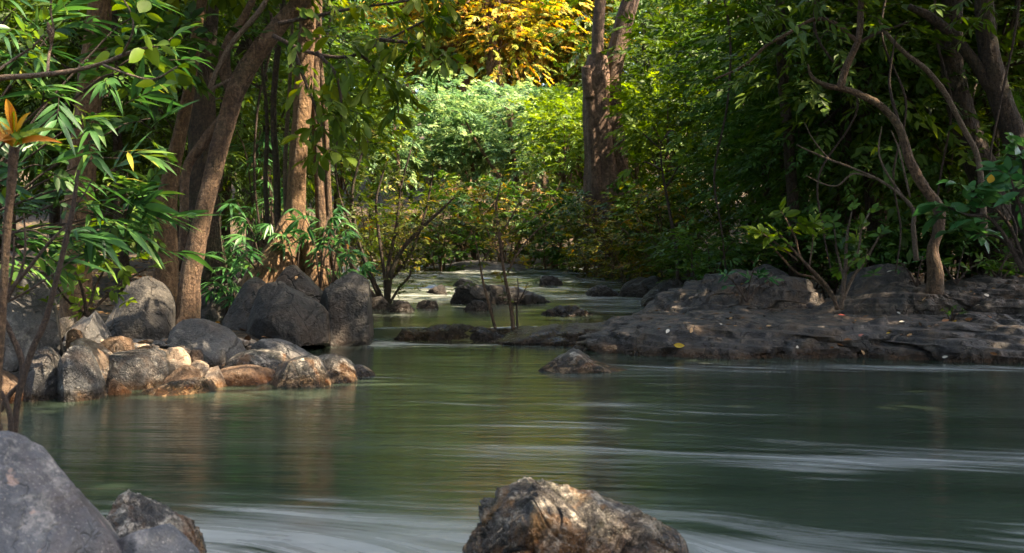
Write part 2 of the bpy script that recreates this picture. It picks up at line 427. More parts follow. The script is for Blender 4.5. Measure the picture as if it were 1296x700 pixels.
def ground_mat():
    t = NT('leaf_litter_soil'); p = t.pos()
    vo = t.n('ShaderNodeTexVoronoi', i_Vector=p, i_Scale=14.0)
    n1 = t.noise(p, .8, 5); n2 = t.noise(p, 12, 5, .7)
    col = t.ramp(n2, [(.3, (.012, .009, .006)), (.5, (.04, .027, .016)), (.7, (.085, .055, .03))])
    col = t.mix(t.mapr(n1, .45, .6, 0, .5), col, (.03, .034, .012))
    lit = t.ramp(t.n('ShaderNodeSeparateXYZ', i_0=vo.outputs[1]).outputs[0], [(0, (.05, .03, .015)), (.6, (.12, .07, .03)), (1, (.2, .12, .045))])
    col = t.mix(t.mapr(t.noise(p, 5, 4), .48, .6, 0, .7), col, lit)
    h = t.math('ADD', n2, t.math('MULTIPLY', vo.outputs[0], .6))
    pb = t.n('ShaderNodeBsdfPrincipled', i_Base_Color=col, i_Roughness=.9, i_Normal=t.bump(h, .9, .06))
    return t.finish(pb.outputs[0])
M['ground'] = ground_mat()

def water_mat():
    t = NT('silky_stream_water')
    uv = t.n('ShaderNodeAttribute', attribute_name='flow').outputs['Vector']
    fo = t.n('ShaderNodeAttribute', attribute_name='foam').outputs['Fac']
    sh = t.n('ShaderNodeAttribute', attribute_name='shallow').outputs['Fac']
    p = t.pos()
    s1 = t.noise(t.scale(uv, (.55, 7, 1)), 1.0, 6, .62, .35)
    s2 = t.noise(t.scale(uv, (1.3, 26, 1)), 1.0, 4, .6, .3)
    s3 = t.noise(t.scale(uv, (.22, 1.6, 1)), 1.0, 4, .55, .5)
    st = t.math('ADD', t.math('MULTIPLY', s1, .55), t.math('ADD', t.math('MULTIPLY', s2, .2), t.math('MULTIPLY', s3, .25)))
    lo = t.math('MULTIPLY_ADD', fo, -.29, .64)
    fm = t.n('ShaderNodeMapRange', i_Value=st, i_1=lo, i_2=t.math('ADD', lo, .2), i_3=0.0, i_4=1.0).outputs[0]
    fm = t.math('MULTIPLY', fm, t.mapr(fo, 0, .4, .26, .6))
    deep = t.mix(t.mapr(s3, .35, .65, 0, 1), (.015, .024, .016), (.03, .043, .03))
    deep = t.mix(t.math('MULTIPLY', sh, .85), deep, (.1, .085, .028))
    col = t.mix(fm, deep, (.42, .43, .41))
    ro = t.math('MULTIPLY_ADD', fm, .35, t.mapr(s3, .3, .7, .06, .14))
    b1 = t.noise(t.scale(p, (1.1, 4.2, 1)), 1.0, 3, .5, .4)
    b2 = t.noise(t.scale(p, (.8, 9.5, 1)), 1.0, 4, .6, .8)
    h = t.math('ADD', t.math('MULTIPLY', b1, .5), t.math('ADD', t.math('MULTIPLY', s1, .3), t.math('ADD', t.math('MULTIPLY', s2, .06), t.math('MULTIPLY', b2, .3))))
    pb = t.n('ShaderNodeBsdfPrincipled', i_Base_Color=col, i_Roughness=ro, i_IOR=1.33, i_Normal=t.bump(h, .2, .08))
    t.set(pb, 'Specular IOR Level', .5)
    return t.finish(pb.outputs[0])
M['water'] = water_mat()

# ================================================================== SETTING
_yl = [-60, 2, 5, 7, 8.3, 9.2, 10, 11, 12.5, 14, 17, 20, 25, 29, 60]
_xl = [-4, -2.6, -3.0, -4.1, -4.0, -3.1, -2.4, -2.1, -2.4, -4.0, -2.9, -3.0, -4.2, -4.0, -4]
_yr = [-60, 7, 9, 10, 11, 12, 13, 14, 15, 18, 22, 29, 60]
_xr = [9, 9, 9, 8.5, 7.6, 6.4, 4.2, 2.3, 2.1, 2.5, 3.0, 3.4, 3.4]
def bank(x, y):
    return np.maximum(np.maximum(np.interp(y, _yl, _xl) - x, x - np.interp(y, _yr, _xr)), y - 29.0)

def ground_z(x, y):
    x = np.asarray(x, float); y = np.asarray(y, float)
    s = bank(x, y)
    P = np.stack([x, y, np.zeros_like(x)], -1)
    z = -.45 + .62 * sstep(-.7, .5, s) + .06 * np.clip(s - .4, 0, 12) + .06 * np.clip(s - 12, 0, 400) ** .9
    z = z + .012 * np.clip(y - 13, 0, 16) + .14 * np.clip(y - 38, 0, 70)
    z = z + sstep(-.3, 1.5, s) * (.12 * fbm(P * .6, 3, 3) + .05 * fbm(P * 2.2, 5, 3)) + sstep(4, 20, s) * .8 * fbm(P * .12, 8, 3)
    return z

def sgrid(a, b, c, n, fine):
    """positions from a to b, closest together around c"""
    k = 3.6; u = np.linspace(-1, 1, n); f = np.sinh(k * u) / np.sinh(k)
    return np.where(f < 0, c + f * (c - a), c + f * (b - c))

def grid_mesh(mb, X, Y, Z):
    ny, nx = Z.shape
    V = np.stack([X, Y, Z], -1).reshape(-1, 3)
    i = np.arange(ny - 1)[:, None] * nx; j = np.arange(nx - 1)[None]
    mb.add(V, quads=np.stack([i + j, i + j + 1, i + nx + j + 1, i + nx + j], -1).reshape(-1, 4))

xs = sgrid(-260, 260, 0, 240, 0); ys = sgrid(-120, 420, 12, 260, 0)
X, Y = np.meshgrid(xs, ys); mb = MB(); grid_mesh(mb, X, Y, ground_z(X, Y))
tag(mb.build('ground', M['ground']), 'leaf littered forest floor and stream bed', 'ground', kind='structure')

# ---- stream: pool in front, a low fall, rapids behind
def lip_y(x): return 12.95 + .12 * np.sin(x * 2.1) + .1 * np.sin(x * 5.3 + 1)
def water_z(x, y):
    P = np.stack([x, y, np.zeros_like(x)], -1)
    t = y - lip_y(x)
    z = .13 * sstep(-.16, .1, t) + .015 * np.clip(y - 13.5, 0, 16)
    up = sstep(.3, 2.0, t)
    z = z + up * .022 * fbm(P * np.array([1.1, 1.9, 1]), 21, 4) + up * sstep(17, 20, y) * .06 * fbm(P * np.array([1.1, 1.9, 1]), 33, 4, True)
    z = z + .004 * fbm(P * np.array([.5, 2.0, 1]), 41, 3) * sstep(11, 5, y)
    z = z + .012 * fbm(P * np.array([.7, 1.6, 1]), 44, 3) * sstep(6.5, 4, y)
    return z
ROCKS = [(.33, 4.05, .52), (-1.35, 3.75, .55), (.63, 9.9, .4)]
xs = np.arange(-9.5, 10.5, .06)
ys = np.concatenate([np.arange(-14, 2, .25), np.arange(2, 15, .05), np.arange(15, 30.5, .1)])
X, Y = np.meshgrid(xs, ys); Z = water_z(X, Y)
mb = MB(); grid_mesh(mb, X, Y, Z)
wat = mb.build('water', M['water'])
tag(wat, 'silky green stream with a calm pool and low rapids', 'water', kind='structure')
# flow coordinates: potential and stream function of a current that parts round the rocks
ang = R(-14); U = X * math.cos(ang) + Y * math.sin(ang); Vv = -X * math.sin(ang) + Y * math.cos(ang)
phi, psi = U.copy(), Vv.copy()
for rx, ry, rr in ROCKS:
    ru, rv = rx * math.cos(ang) + ry * math.sin(ang), -rx * math.sin(ang) + ry * math.cos(ang)
    du, dv = U - ru, Vv - rv; r2 = np.maximum(du ** 2 + dv ** 2, rr * rr * .6)
    phi += .6 * du * rr * rr / r2; psi -= .6 * dv * rr * rr / r2
PX = np.stack([X, Y, 0 * X], -1)
phi = phi + .8 * fbm(PX * .7, 81, 3); psi = psi + .16 * fbm(PX * np.array([.55, .9, 1]), 85, 4)
g = lambda a, c, w: np.exp(-((a - c) / w) ** 2)
t = Y - lip_y(X)
foam = .55 * g(t, -.62, .2) * sstep(-2.2, -1.2, X) * sstep(1.2, .2, X) + .3 * g(t, -1.0, .5) * sstep(-2, -1, X) * sstep(3.5, .5, X)
foam += .0 * g(t, -.1, .12) * sstep(-2.2, -1.2, X) * sstep(1.6, .6, X) * (.5 + .5 * fbm(PX * np.array([6, .5, 1]), 61, 2))
foam += sstep(.9, 2.5, t) * (.52 + .42 * fbm(PX * np.array([.6, 1.2, 1]), 51, 3))
foam += .40 * g(Y, 5.35 + .18 * X + .2 * np.sin(X * 1.3), .55) * sstep(.6, 1.8, X)
foam += .3 * fbm(PX * np.array([.8, 1.5, 1]), 75, 3) * sstep(9, 5, Y)
foam += .42 * sstep(5.6, 4.0, Y + .25 * X + .3 * np.sin(X * 2.2)) + .25 * g(np.hypot(X - .4, Y - 3.9), .75, .3)
foam += .3 * g(np.hypot(X + .9, Y - 4.2), .45, .35) + .9 * g(np.hypot(X + 1.45, (Y - 12.55) * .7), 0, .26)
foam += .4 * g(Y, 8.45 - .05 * (X - 3), .18) * sstep(1.9, 2.8, X) + .45 * g(Y, 10.1, .4) * sstep(.3, 1.5, X)
foam += .22 * g(Y, 6.5, .5) * sstep(0, -1.5, X) + .11 + .3 * fbm(PX * np.array([.5, 1.1, 1]), 71, 3)
foam += .5 * np.clip(fbm(PX * np.array([.28, 1.7, 1]) + .4 * fbm(PX * .5, 95, 2)[..., None], 91, 4), 0, 1) * sstep(12, 10, Y)
foam = np.clip(foam, 0, 1)
sh = 1.0 * g(t, .25, .55) * sstep(-1.8, -.8, X) + .8 * sstep(-.75, -.1, bank(X, Y)) * sstep(12, 9, Y) * .6
me = wat.data
for nm, a in (('foam', foam), ('shallow', np.clip(sh, 0, 1))):
    at = me.attributes.new(nm, 'FLOAT', 'POINT'); at.data.foreach_set('value', a.ravel().astype(np.float32))
at = me.attributes.new('flow', 'FLOAT_VECTOR', 'POINT')
at.data.foreach_set('vector', np.stack([phi, psi, 0 * phi], -1).astype(np.float32).ravel())

# ================================================================== ROCKS
OBST = []          # rock meshes that fallen leaves can lie on
def rock(name, label, out, d=None, base=None, T=None, mat='rk_grey', seed=0, zb=-.2, e1=.8, e2=.75, amp=.06, facet=.25, nfac=14,
         nx=84, nt=56, cat='rock', group=None, back=1.0, fine=.35, smooth=.25, cuts=12, cut=.13, groove=.5, strata=0.0, terrace=0.0):
    """a boulder with the outline `out` (photo columns and rows of its skyline), standing at depth d, T metres from ridge to front"""
    rng = np.random.default_rng(seed + 1000)
    out = np.array(out, float)
    if T is None: T = (out[-1, 0] - out[0, 0]) * .42 * (d or dz(base)) / F
    if d is None: d = dz(base) + T * .8
    u = .5 - .5 * np.cos(np.linspace(0, np.pi, nx))
    u = .35 * u + .65 * np.linspace(0, 1, nx)
    px = out[0, 0] + u * (out[-1, 0] - out[0, 0])
    top = np.interp(px, out[:, 0], out[:, 1])
    for _ in range(2):
        q = top.copy(); q[1:-1] = (1 - smooth) * top[1:-1] + smooth * .5 * (top[:-2] + top[2:]); top = q
    x = (px - CX) * d / F; zt = H0 + (HY - top) * d / F
    zt = np.maximum(zt, zb + .01)
    tp = np.clip(1 - (2 * u - 1) ** 2, 0, 1) ** .45
    th = np.linspace(0, np.pi, nt)
    c, s = np.cos(th), np.sin(th)
    cy = np.sign(c) * np.abs(c) ** e1; sz = np.abs(s) ** e2
    Tm = np.where(c > 0, T, T * back)
    V = np.zeros((nx, nt, 3))
    V[..., 0] = x[:, None]
    V[..., 1] = d - tp[:, None] * (Tm * cy)[None]
    V[..., 2] = zb + (zt - zb)[:, None] * sz[None]
    cen = np.array([x.mean(), d, zb + .35 * (zt.max() - zb)])
    size = max(np.ptp(x), T) * .5
    # broken faces: points lean towards the tangent planes of a few seeds
    if facet > 0:
        k = rng.integers(4, nx - 4, nfac), rng.integers(4, nt - 4, nfac)
        S = V[k]
        du = V[k[0] + 3, k[1]] - V[k[0] - 3, k[1]]; dv = V[k[0], k[1] + 3] - V[k[0], k[1] - 3]
        N = unit(np.cross(dv, du)); N *= np.sign(np.sum(N * (S - cen), 1))[:, None]
        N = unit(N + rng.normal(0, .12, N.shape))
        dist = np.linalg.norm(V[:, :, None] - S[None, None], axis=-1)
        dist += .12 * size * vnoise(V / size * 2.5, seed)[..., None]
        w = np.exp(-(dist / (.16 * size)) ** 1.0 * 3.0); w /= w.sum(-1, keepdims=True) + 1e-12
        off = np.einsum('ijkc,kc->ijk', S[None, None] - V[:, :, None], N)
        V += facet * np.einsum('ijk,ijk,kc->ijc', w, np.clip(off, -.3 * size, .12 * size), N)
    # planes of fracture: whatever stands out beyond one is knocked off flat
    ext = np.ptp(V.reshape(-1, 3), axis=0)
    for _ in range(cuts):
        n = rng.normal(0, 1, 3) * np.array([1, 1, .8]) / np.maximum(ext, .15 * ext.max()) ** .5
        n = n + np.array([0, -.5, .25]) * np.linalg.norm(n); n = n / np.linalg.norm(n)
        h = V @ n
        o_ = h.max() - rng.uniform(.3, 1.0) * cut * np.ptp(h)
        V = V - n * (np.maximum(0, h - o_) * .93)[..., None]
    nrm = unit(V - cen)
    q = V / size
    wq = q + .25 * np.stack([vnoise(q * 2.1 + 5, seed + 3), vnoise(q * 2.1 + 9, seed + 4), vnoise(q * 2.1 + 13, seed + 5)], -1)
    disp = .6 * fbm(q * 1.3, seed, 4) + fine * .7 * fbm(wq * 3.6, seed + 7, 5, True) + fine * .3 * fbm(wq * 13, seed + 17, 3, True)
    disp = disp - groove * np.exp(-(vnoise(wq * 1.6, seed + 31) / .05) ** 2) - .6 * groove * np.exp(-(vnoise(wq * 3.3 + 4, seed + 37) / .07) ** 2)
    if strata: disp = disp + strata * fbm(wq * np.array([.9, 2.0, 9.0]) + q[..., :1] * np.array([0, .6, 1.2]), seed + 41, 4, True)
    edge = np.minimum(1, 6 * np.minimum(u, 1 - u))[:, None]
    V += nrm * (amp * size * disp * (.35 + .65 * edge))[..., None]
    if terrace:
        ff = (V[..., 2] + .16 * fbm(V * np.array([.5, .9, .5]), seed + 51, 3) + .05 * V[..., 0]) / terrace
        fr = ff - np.floor(ff)
        V[..., 2] += (sstep(.38, .62, fr) - fr) * terrace * .6 * edge * sstep(-.15, .05, V[..., 2])
        V[..., 1] += .12 * (sstep(.0, .5, fr) - fr) * terrace
    mb = MB()
    i = np.arange(nx - 1)[:, None] * nt; j = np.arange(nt - 1)[None]
    Q = np.stack([i + j, i + j + 1, i + nt + j + 1, i + nt + j], -1).reshape(-1, 4)
    mb.add(V.reshape(-1, 3), quads=Q[:, ::-1])
    org = np.array([x.mean(), d, max(zb, 0)])
    ob = mb.build(name, M[mat], None, org)
    tag(ob, label, cat, group)
    OBST.append((V.reshape(-1, 3), Q))
    return ob

# --- left bank, upper row
rock('boulder', 'large rounded grey boulder at the left edge, bare twigs in front of it', [(-90, 470), (-60, 380), (-20, 345), (10, 333), (28, 342), (45, 354), (62, 375), (75, 398), (82, 425), (86, 462)], d=8.9, T=.6, mat='rk_grey', seed=1, amp=.05, facet=.3)
rock('boulder', 'smooth grey oval boulder behind the small orange stone on the left bank', [(86, 442), (90, 412), (104, 393), (118, 391), (134, 406), (143, 428), (146, 446)], d=9.9, T=.35, mat='rk_grey', seed=2, amp=.04, facet=.2, zb=.0)
rock('boulder', 'small dark boulder wedged between the big grey boulder and the oval one', [(68, 440), (72, 408), (80, 398), (90, 402), (97, 440)], d=10.0, T=.3, mat='rk_dark', seed=3, zb=0)
rock('boulder', 'tall dark grey slab boulder left of the leaning trunk', [(124, 448), (132, 400), (140, 380), (160, 360), (184, 350), (200, 357), (214, 374), (225, 388), (227, 408), (217, 440)], d=10.7, T=.55, mat='rk_dark', seed=4, amp=.05, facet=.4, zb=0, e2=.6)
rock('boulder', 'rounded grey boulder in front of the leaning trunk foot', [(206, 458), (210, 432), (218, 414), (230, 405), (244, 402), (265, 406), (285, 417), (300, 430), (312, 448), (314, 466)], d=10.1, T=.4, mat='rk_grey', seed=5, amp=.05, facet=.25, zb=-.05)
# --- speckled waterside rocks
rock('boulder', 'pale topped speckled rock at the waterline, left one of two side by side', [(26, 510), (32, 478), (36, 455), (46, 440), (60, 436), (74, 446), (82, 470), (86, 512)], base=508, T=.32, mat='rk_spk', seed=6, amp=.08, facet=.35)
rock('boulder', 'tall dark speckled rock at the waterline right of the pale topped one', [(76, 512), (80, 455), (90, 440), (104, 436), (114, 444), (122, 458), (128, 482), (132, 512)], base=510, T=.3, mat='rk_spk', seed=7, amp=.08, facet=.4)
rock('boulder', 'brown stained rock at the left edge of the pool behind the twigs', [(-40, 510), (-20, 478), (0, 468), (16, 472), (30, 490), (36, 510)], base=512, T=.25, mat='rk_rust', seed=8)
rock('boulder', 'tan slanting slab behind the tall speckled rock', [(82, 460), (86, 432), (96, 425), (112, 430), (130, 442), (148, 456), (156, 470)], d=8.75, T=.25, mat='rk_tan', seed=9, facet=.3, zb=0)
rock('boulder', 'flat topped angular dark rock in the middle of the left stones', [(116, 494), (122, 460), (132, 449), (160, 447), (194, 444), (206, 449), (216, 464), (216, 494)], base=493, T=.32, mat='rk_spk', seed=10, amp=.06, facet=.5, e2=.45, e1=.6, nfac=9)
G = 'small sunlit stones on the left bank'
rock('stone', 'small round orange stone on the tan slanting slab', [(82, 434), (84, 421), (92, 416), (102, 419), (105, 434)], d=8.9, T=.08, mat='rk_rust', seed=11, zb=.2, group=G, cut=.14, facet=.4, nx=44, nt=30)
rock('stone', 'reddish tan log shaped stone on top of the flat dark rock', [(122, 450), (128, 433), (140, 427), (162, 424), (170, 433), (171, 450)], d=9.0, T=.12, mat='rk_rust', seed=12, zb=.15, e2=.55, group=G, cut=.14, facet=.4, nx=50, nt=34)
rock('stone', 'dark stone end beside the reddish log shaped stone', [(117, 452), (119, 440), (126, 433), (133, 440), (134, 452)], d=8.9, T=.08, mat='rk_dark', seed=13, zb=.15, group=G, cut=.14, facet=.4, nx=40, nt=28)
rock('stone', 'flat reddish slab lying between log shaped stone and grey boulder', [(160, 450), (172, 440), (188, 437), (200, 442), (206, 452)], d=9.3, T=.15, mat='rk_rust', seed=14, zb=.1, group=G, cut=.14, facet=.4, nx=40, nt=28)
rock('stone', 'pale pinkish stone at the foot of the rounded grey boulder', [(203, 474), (206, 450), (216, 440), (228, 439), (238, 450), (242, 474)], d=9.0, T=.14, mat='rk_tan', seed=15, zb=.0, group=G, cut=.14, facet=.4, nx=50, nt=34)
rock('stone', 'tiny round tan stone tucked under the rounded grey boulder', [(238, 456), (240, 442), (247, 438), (255, 442), (257, 456)], d=9.2, T=.07, mat='rk_rust', seed=16, zb=.1, group=G, cut=.14, facet=.4, nx=36, nt=26)
rock('stone', 'flat cream stone between the pinkish stone and the dark faced one', [(234, 474), (238, 458), (250, 454), (262, 460), (267, 474)], d=8.95, T=.1, mat='rk_tan', seed=17, zb=.0, group=G, cut=.14, facet=.4, nx=40, nt=28)
rock('stone', 'cream stone with a dark left face beside the brown shelf stone', [(254, 484), (262, 465), (272, 457), (282, 464), (290, 478), (291, 486)], d=8.8, T=.12, mat='rk_tan', seed=18, zb=-.05, facet=.5, group=G, cut=.22, nx=44, nt=30)
rock('stone', 'wet rust brown stone behind the flat striped rock', [(206, 494), (212, 470), (225, 460), (245, 464), (258, 476), (264, 494)], d=8.7, T=.16, mat='rk_rust', seed=19, group=G, cut=.14, facet=.4, nx=50, nt=34)
rock('stone', 'small wet brown stone at the waterline below the flat topped rock', [(132, 500), (140, 482), (150, 473), (160, 480), (168, 500)], base=500, T=.1, mat='rk_rust', seed=20, group=G, cut=.14, facet=.4, nx=40, nt=28)
rock('boulder', 'low wet rock with a white cracked right end lying in the pool edge', [(166, 504), (178, 496), (200, 489), (224, 480), (250, 477), (266, 482), (274, 490), (279, 504)], base=503, T=.3, mat='rk_crust', seed=21, amp=.04, facet=.35)
rock('boulder', 'long low brown shelf stone along the waterline', [(252, 492), (264, 476), (285, 466), (320, 462), (345, 468), (362, 488)], base=488, T=.3, mat='rk_rust', seed=22, amp=.05, facet=.3)
rock('boulder', 'tan and black banded rock in front of the dark smooth slab', [(280, 474), (288, 457), (302, 449), (320, 444), (336, 441), (352, 447), (372, 458), (380, 478)], d=9.6, T=.35, mat='rk_crust', seed=23, amp=.05, facet=.35)
rock('boulder', 'white speckled rock at the waterline, centre of the crusted group', [(340, 492), (350, 468), (366, 454), (382, 450), (400, 452), (416, 464), (424, 492)], base=491, T=.28, mat='rk_crust', seed=24, amp=.08, facet=.45)
rock('boulder', 'white crusted rock at the right tip of the left stones', [(390, 488), (398, 456), (406, 444), (420, 445), (438, 453), (448, 464), (452, 487)], base=486, T=.26, mat='rk_crust', seed=25, amp=.07, facet=.45)
rock('boulder', 'dark smooth slab behind the white crusted rocks', [(314, 452), (319, 438), (330, 430), (350, 430), (372, 436), (395, 447), (416, 462)], d=10.3, T=.3, mat='rk_grey', seed=26, amp=.03, facet=.2)
rock('boulder', 'low dark spur running into the pool from the crusted rocks', [(436, 476), (446, 460), (456, 462), (468, 469), (486, 479)], base=478, T=.2, mat='rk_spk', seed=27)
# --- big dark boulder group
rock('boulder', 'big dark boulder with a sloping shoulder, front one of the boulder group', [(312, 452), (315, 405), (324, 372), (337, 358), (352, 357), (372, 368), (400, 384), (429, 401), (424, 418), (414, 452)], d=11.8, T=.62, mat='rk_dark', cuts=16, seed=28, amp=.06, facet=.35, nfac=10, zb=-.1)
rock('boulder', 'blackish boulder in shade at the left side of the boulder group', [(283, 452), (287, 410), (291, 382), (300, 362), (318, 352), (340, 352), (350, 452)], d=12.5, T=.6, mat='rk_dark', seed=29, amp=.06, facet=.4, zb=-.1)
rock('boulder', 'hump backed dark boulder on top behind the sloping one', [(316, 452), (322, 365), (345, 345), (373, 336), (395, 346), (412, 366), (420, 395), (424, 452)], d=12.9, T=.6, mat='rk_dark', seed=30, amp=.05, facet=.35, zb=-.1)
rock('boulder', 'lumpy black boulder at the right end of the boulder group beside the fall', [(398, 450), (402, 372), (414, 356), (444, 345), (462, 351), (475, 369), (486, 395), (487, 412), (480, 429), (476, 447)], d=12.5, T=.6, mat='rk_dark', cuts=14, cut=.13, seed=31, amp=.08, facet=.45, fine=.6, zb=-.1)
# --- mid pool and foreground
rock('boulder', 'low pyramid shaped rock alone in the middle of the pool', [(668, 474), (690, 455), (705, 446), (720, 441), (732, 444), (752, 457), (776, 464), (806, 473)], base=472, T=.3, mat='rk_crust', seed=32, amp=.06, facet=.35, zb=-.12)
rock('boulder', 'rough white and rust crusted rock at the bottom centre of the water', [(562, 716), (570, 689), (582, 667), (602, 648), (624, 636), (652, 623), (684, 614), (706, 615), (735, 625), (754, 639), (780, 648), (805, 655), (826, 665), (848, 677), (862, 697), (872, 716)], d=4.05, T=.36, mat='rk_wet', seed=33, amp=.085, facet=.5, nfac=22, nx=300, nt=180, zb=-.25, fine=1.1, groove=.9)
rock('boulder', 'smooth blue grey boulder filling the bottom left corner', [(-170, 720), (-110, 585), (-50, 554), (0, 551), (40, 565), (80, 584), (110, 604), (130, 638), (146, 676), (156, 760)], d=3.3, T=.4, mat='rk_front', seed=34, amp=.035, facet=.12, nx=140, nt=90, zb=-.3)
rock('boulder', 'smooth dark rock wedged right of the blue grey corner boulder', [(120, 760), (136, 650), (150, 634), (170, 641), (192, 652), (224, 678), (252, 706), (276, 770)], d=3.4, T=.2, mat='rk_front', seed=35, amp=.04, facet=.2, nx=100, nt=70, zb=-.3)
rock('boulder', 'rough speckled tan rock behind the smooth dark corner rock', [(132, 720), (142, 642), (150, 630), (166, 624), (194, 627), (224, 640), (240, 656), (256, 680), (274, 730)], d=4.0, T=.26, mat='rk_crust', seed=36, amp=.12, facet=.45, nx=160, nt=110, zb=-.25, fine=1.1)
# --- right bank shelf
S = dict(e1=.6, e2=.42, nx=240, nt=130, cat='rock slab', fine=1.1, groove=1.1, strata=1.0, cuts=5, cut=.08, terrace=.065)
rock('rock_slab', 'long dark front slab of the right bank sloping into the pool', [(700, 446), (745, 424), (790, 410), (840, 403), (930, 401), (1010, 401), (1090, 402), (1180, 408), (1240, 420)], d=12.4, T=1.5, mat='rk_shelf', seed=40, amp=.05, facet=.3, nfac=30, zb=-.2, **S)
rock('rock_slab', 'big tan streaked slab at the right edge of the bank', [(1000, 470), (1040, 440), (1080, 424), (1120, 412), (1180, 407), (1240, 404), (1296, 402), (1400, 398), (1520, 400), (1560, 440)], d=11.9, T=1.5, mat='rk_shelf', seed=41, amp=.05, facet=.3, nfac=30, zb=-.2, **S)
rock('rock_slab', 'layered upper slab on the right bank below the crooked tree', [(1005, 420), (1030, 392), (1062, 380), (1100, 371), (1150, 362), (1172, 369), (1205, 371), (1250, 361), (1296, 362), (1400, 366), (1480, 410)], d=13.1, T=1.0, mat='rk_shelf', seed=42, amp=.05, facet=.35, nfac=26, zb=0, **S)
rock('rock_slab', 'ribbed humped slab left of the leafy sapling on the right bank', [(790, 420), (812, 398), (842, 380), (872, 364), (902, 354), (935, 349), (975, 350), (1010, 357), (1034, 380), (1060, 404), (1070, 420)], d=13.7, T=1.0, mat='rk_shelf', seed=43, amp=.07, facet=.4, nfac=30, zb=0, e1=.7, e2=.6, nx=220, nt=120, cat='rock slab', strata=.5, fine=1.0, groove=1.0, terrace=.14)
rock('rock_slab', 'wet mossy ledge where water slides over left of the front slab', [(560, 444), (590, 430), (625, 424), (660, 419), (720, 416), (770, 412), (815, 408), (850, 420)], d=12.75, T=.75, mat='rk_moss', seed=44, amp=.07, facet=.35, nfac=24, zb=-.2, e1=.7, e2=.5, nx=150, nt=80, cat='rock slab', fine=.6)
rock('boulder', 'grey block with a dark broken face behind the upper slab', [(1064, 385), (1072, 348), (1090, 340), (1115, 336), (1138, 337), (1154, 346), (1160, 362), (1164, 385)], d=13.5, T=.45, mat='rk_shelf', seed=45, facet=.5, nfac=9, zb=.2, e2=.5)
rock('boulder', 'dark boulder in the undergrowth behind the leafy sapling', [(930, 372), (945, 345), (965, 336), (995, 338), (1012, 352), (1025, 380)], d=14.6, T=.5, mat='rk_dark', seed=46, facet=.4, zb=.2)
rock('boulder', 'dark boulder half hidden under leaves at the right edge', [(1215, 370), (1230, 340), (1250, 322), (1275, 318), (1300, 330), (1330, 370)], d=14.2, T=.5, mat='rk_dark', seed=47, facet=.4, zb=.3)
# --- fall lip
rock('boulder', 'ragged black rock in the lip of the low fall below the stream saplings', [(585, 446), (596, 424), (606, 419), (622, 418), (636, 422), (645, 446)], d=12.72, T=.16, mat='rk_river', seed=48, amp=.14, facet=.5, zb=-.1, fine=.8)
rock('boulder', 'long dark sill of wet rock that the low fall pours over', [(466, 450), (478, 428), (492, 420), (515, 418), (545, 420), (580, 418), (612, 418), (640, 418), (664, 450)], d=12.92, T=.26, mat='rk_moss', seed=49, amp=.13, facet=.4, zb=-.15, e2=.5, nx=160, nt=70, fine=.8, smooth=.1)
# --- river stones, farther and farther back
G = 'dark stones standing in the upper stream'
RS = [
 ('spiky broken black stone in the upper stream right of the shrub', [(522, 392), (527, 377), (533, 374), (540, 380), (546, 377), (551, 379), (556, 392)], 391, .12, .6),
 ('flat dark stone at the foot of the many stemmed shrub', [(480, 394), (490, 381), (505, 379), (522, 385), (532, 394)], 394, .25, .4),
 ('low dark stone left of the many stemmed shrub foot', [(462, 392), (470, 378), (482, 376), (496, 392)], 391, .2, .4),
 ('broad low ledge of dark rock in the middle of the upper stream', [(570, 386), (582, 368), (600, 365), (640, 368), (672, 374), (706, 387)], 386, .5, .4),
 ('dark stone in front of the broad mid stream ledge', [(584, 394), (596, 383), (612, 381), (626, 394)], 394, .15, .4),
 ('small dark stone upstream of the broad ledge on its left', [(538, 372), (548, 361), (560, 360), (571, 372)], 371, .2, .4),
 ('small humped stone just behind the broad ledge', [(586, 370), (594, 358), (604, 358), (612, 370)], 370, .2, .4),
 ('pale edged stone far up the stream beneath the rock bar', [(572, 363), (582, 353), (594, 353), (602, 363)], 362, .25, .3),
 ('long sunken slab barely breaking the surface right of the saplings', [(672, 400), (700, 391), (735, 392), (768, 400)], 400, .2, .3),
 ('small dark block against the left end of the right bank', [(794, 406), (800, 394), (812, 392), (824, 395), (830, 406)], 406, .15, .5),
 ('two humped stone near the far right bank of the stream', [(735, 374), (746, 361), (760, 364), (770, 358), (786, 374)], 374, .3, .5),
 ('squat dark stone by the far right bank under olive shrubs', [(782, 376), (794, 360), (812, 358), (826, 376)], 376, .3, .5),
 ('large dark boulder where the humped slab meets the stream', [(830, 388), (840, 358), (856, 349), (872, 352), (884, 388)], 386, .4, .5),
 ('dark wedge stone below the large boulder on the far right bank', [(808, 388), (818, 372), (836, 370), (848, 388)], 387, .25, .5),
 ('far dark stone below the olive shrubs at the stream head', [(676, 362), (688, 350), (706, 350), (716, 362)], 361, .3, .4),
]
for k, (lab, o, b, T, fc) in enumerate(RS):
    zz = .13 + .015 * max(0, (H0 - .15) * F / (b - HY) - 13.5)
    dd = dz(b, zz) + T * .8
    rock('river_stone', lab, o, d=dd, T=T, mat='rk_river', seed=60 + k, zb=zz - .2, facet=fc, amp=.11, nx=84, nt=54, fine=1.1, strata=.6, cut=.2, e2=.55, group=G, cat='stone')
rock('rock_bar', 'long pale rock bar closing the far end of the stream', [(484, 352), (510, 343), (545, 339), (580, 334), (620, 332), (655, 336), (680, 345), (700, 352)], d=28.5, T=1.2, mat='rk_grey', seed=90, amp=.08, facet=.4, zb=.1, e2=.5, cat='rock')
_r = np.random.default_rng(5)
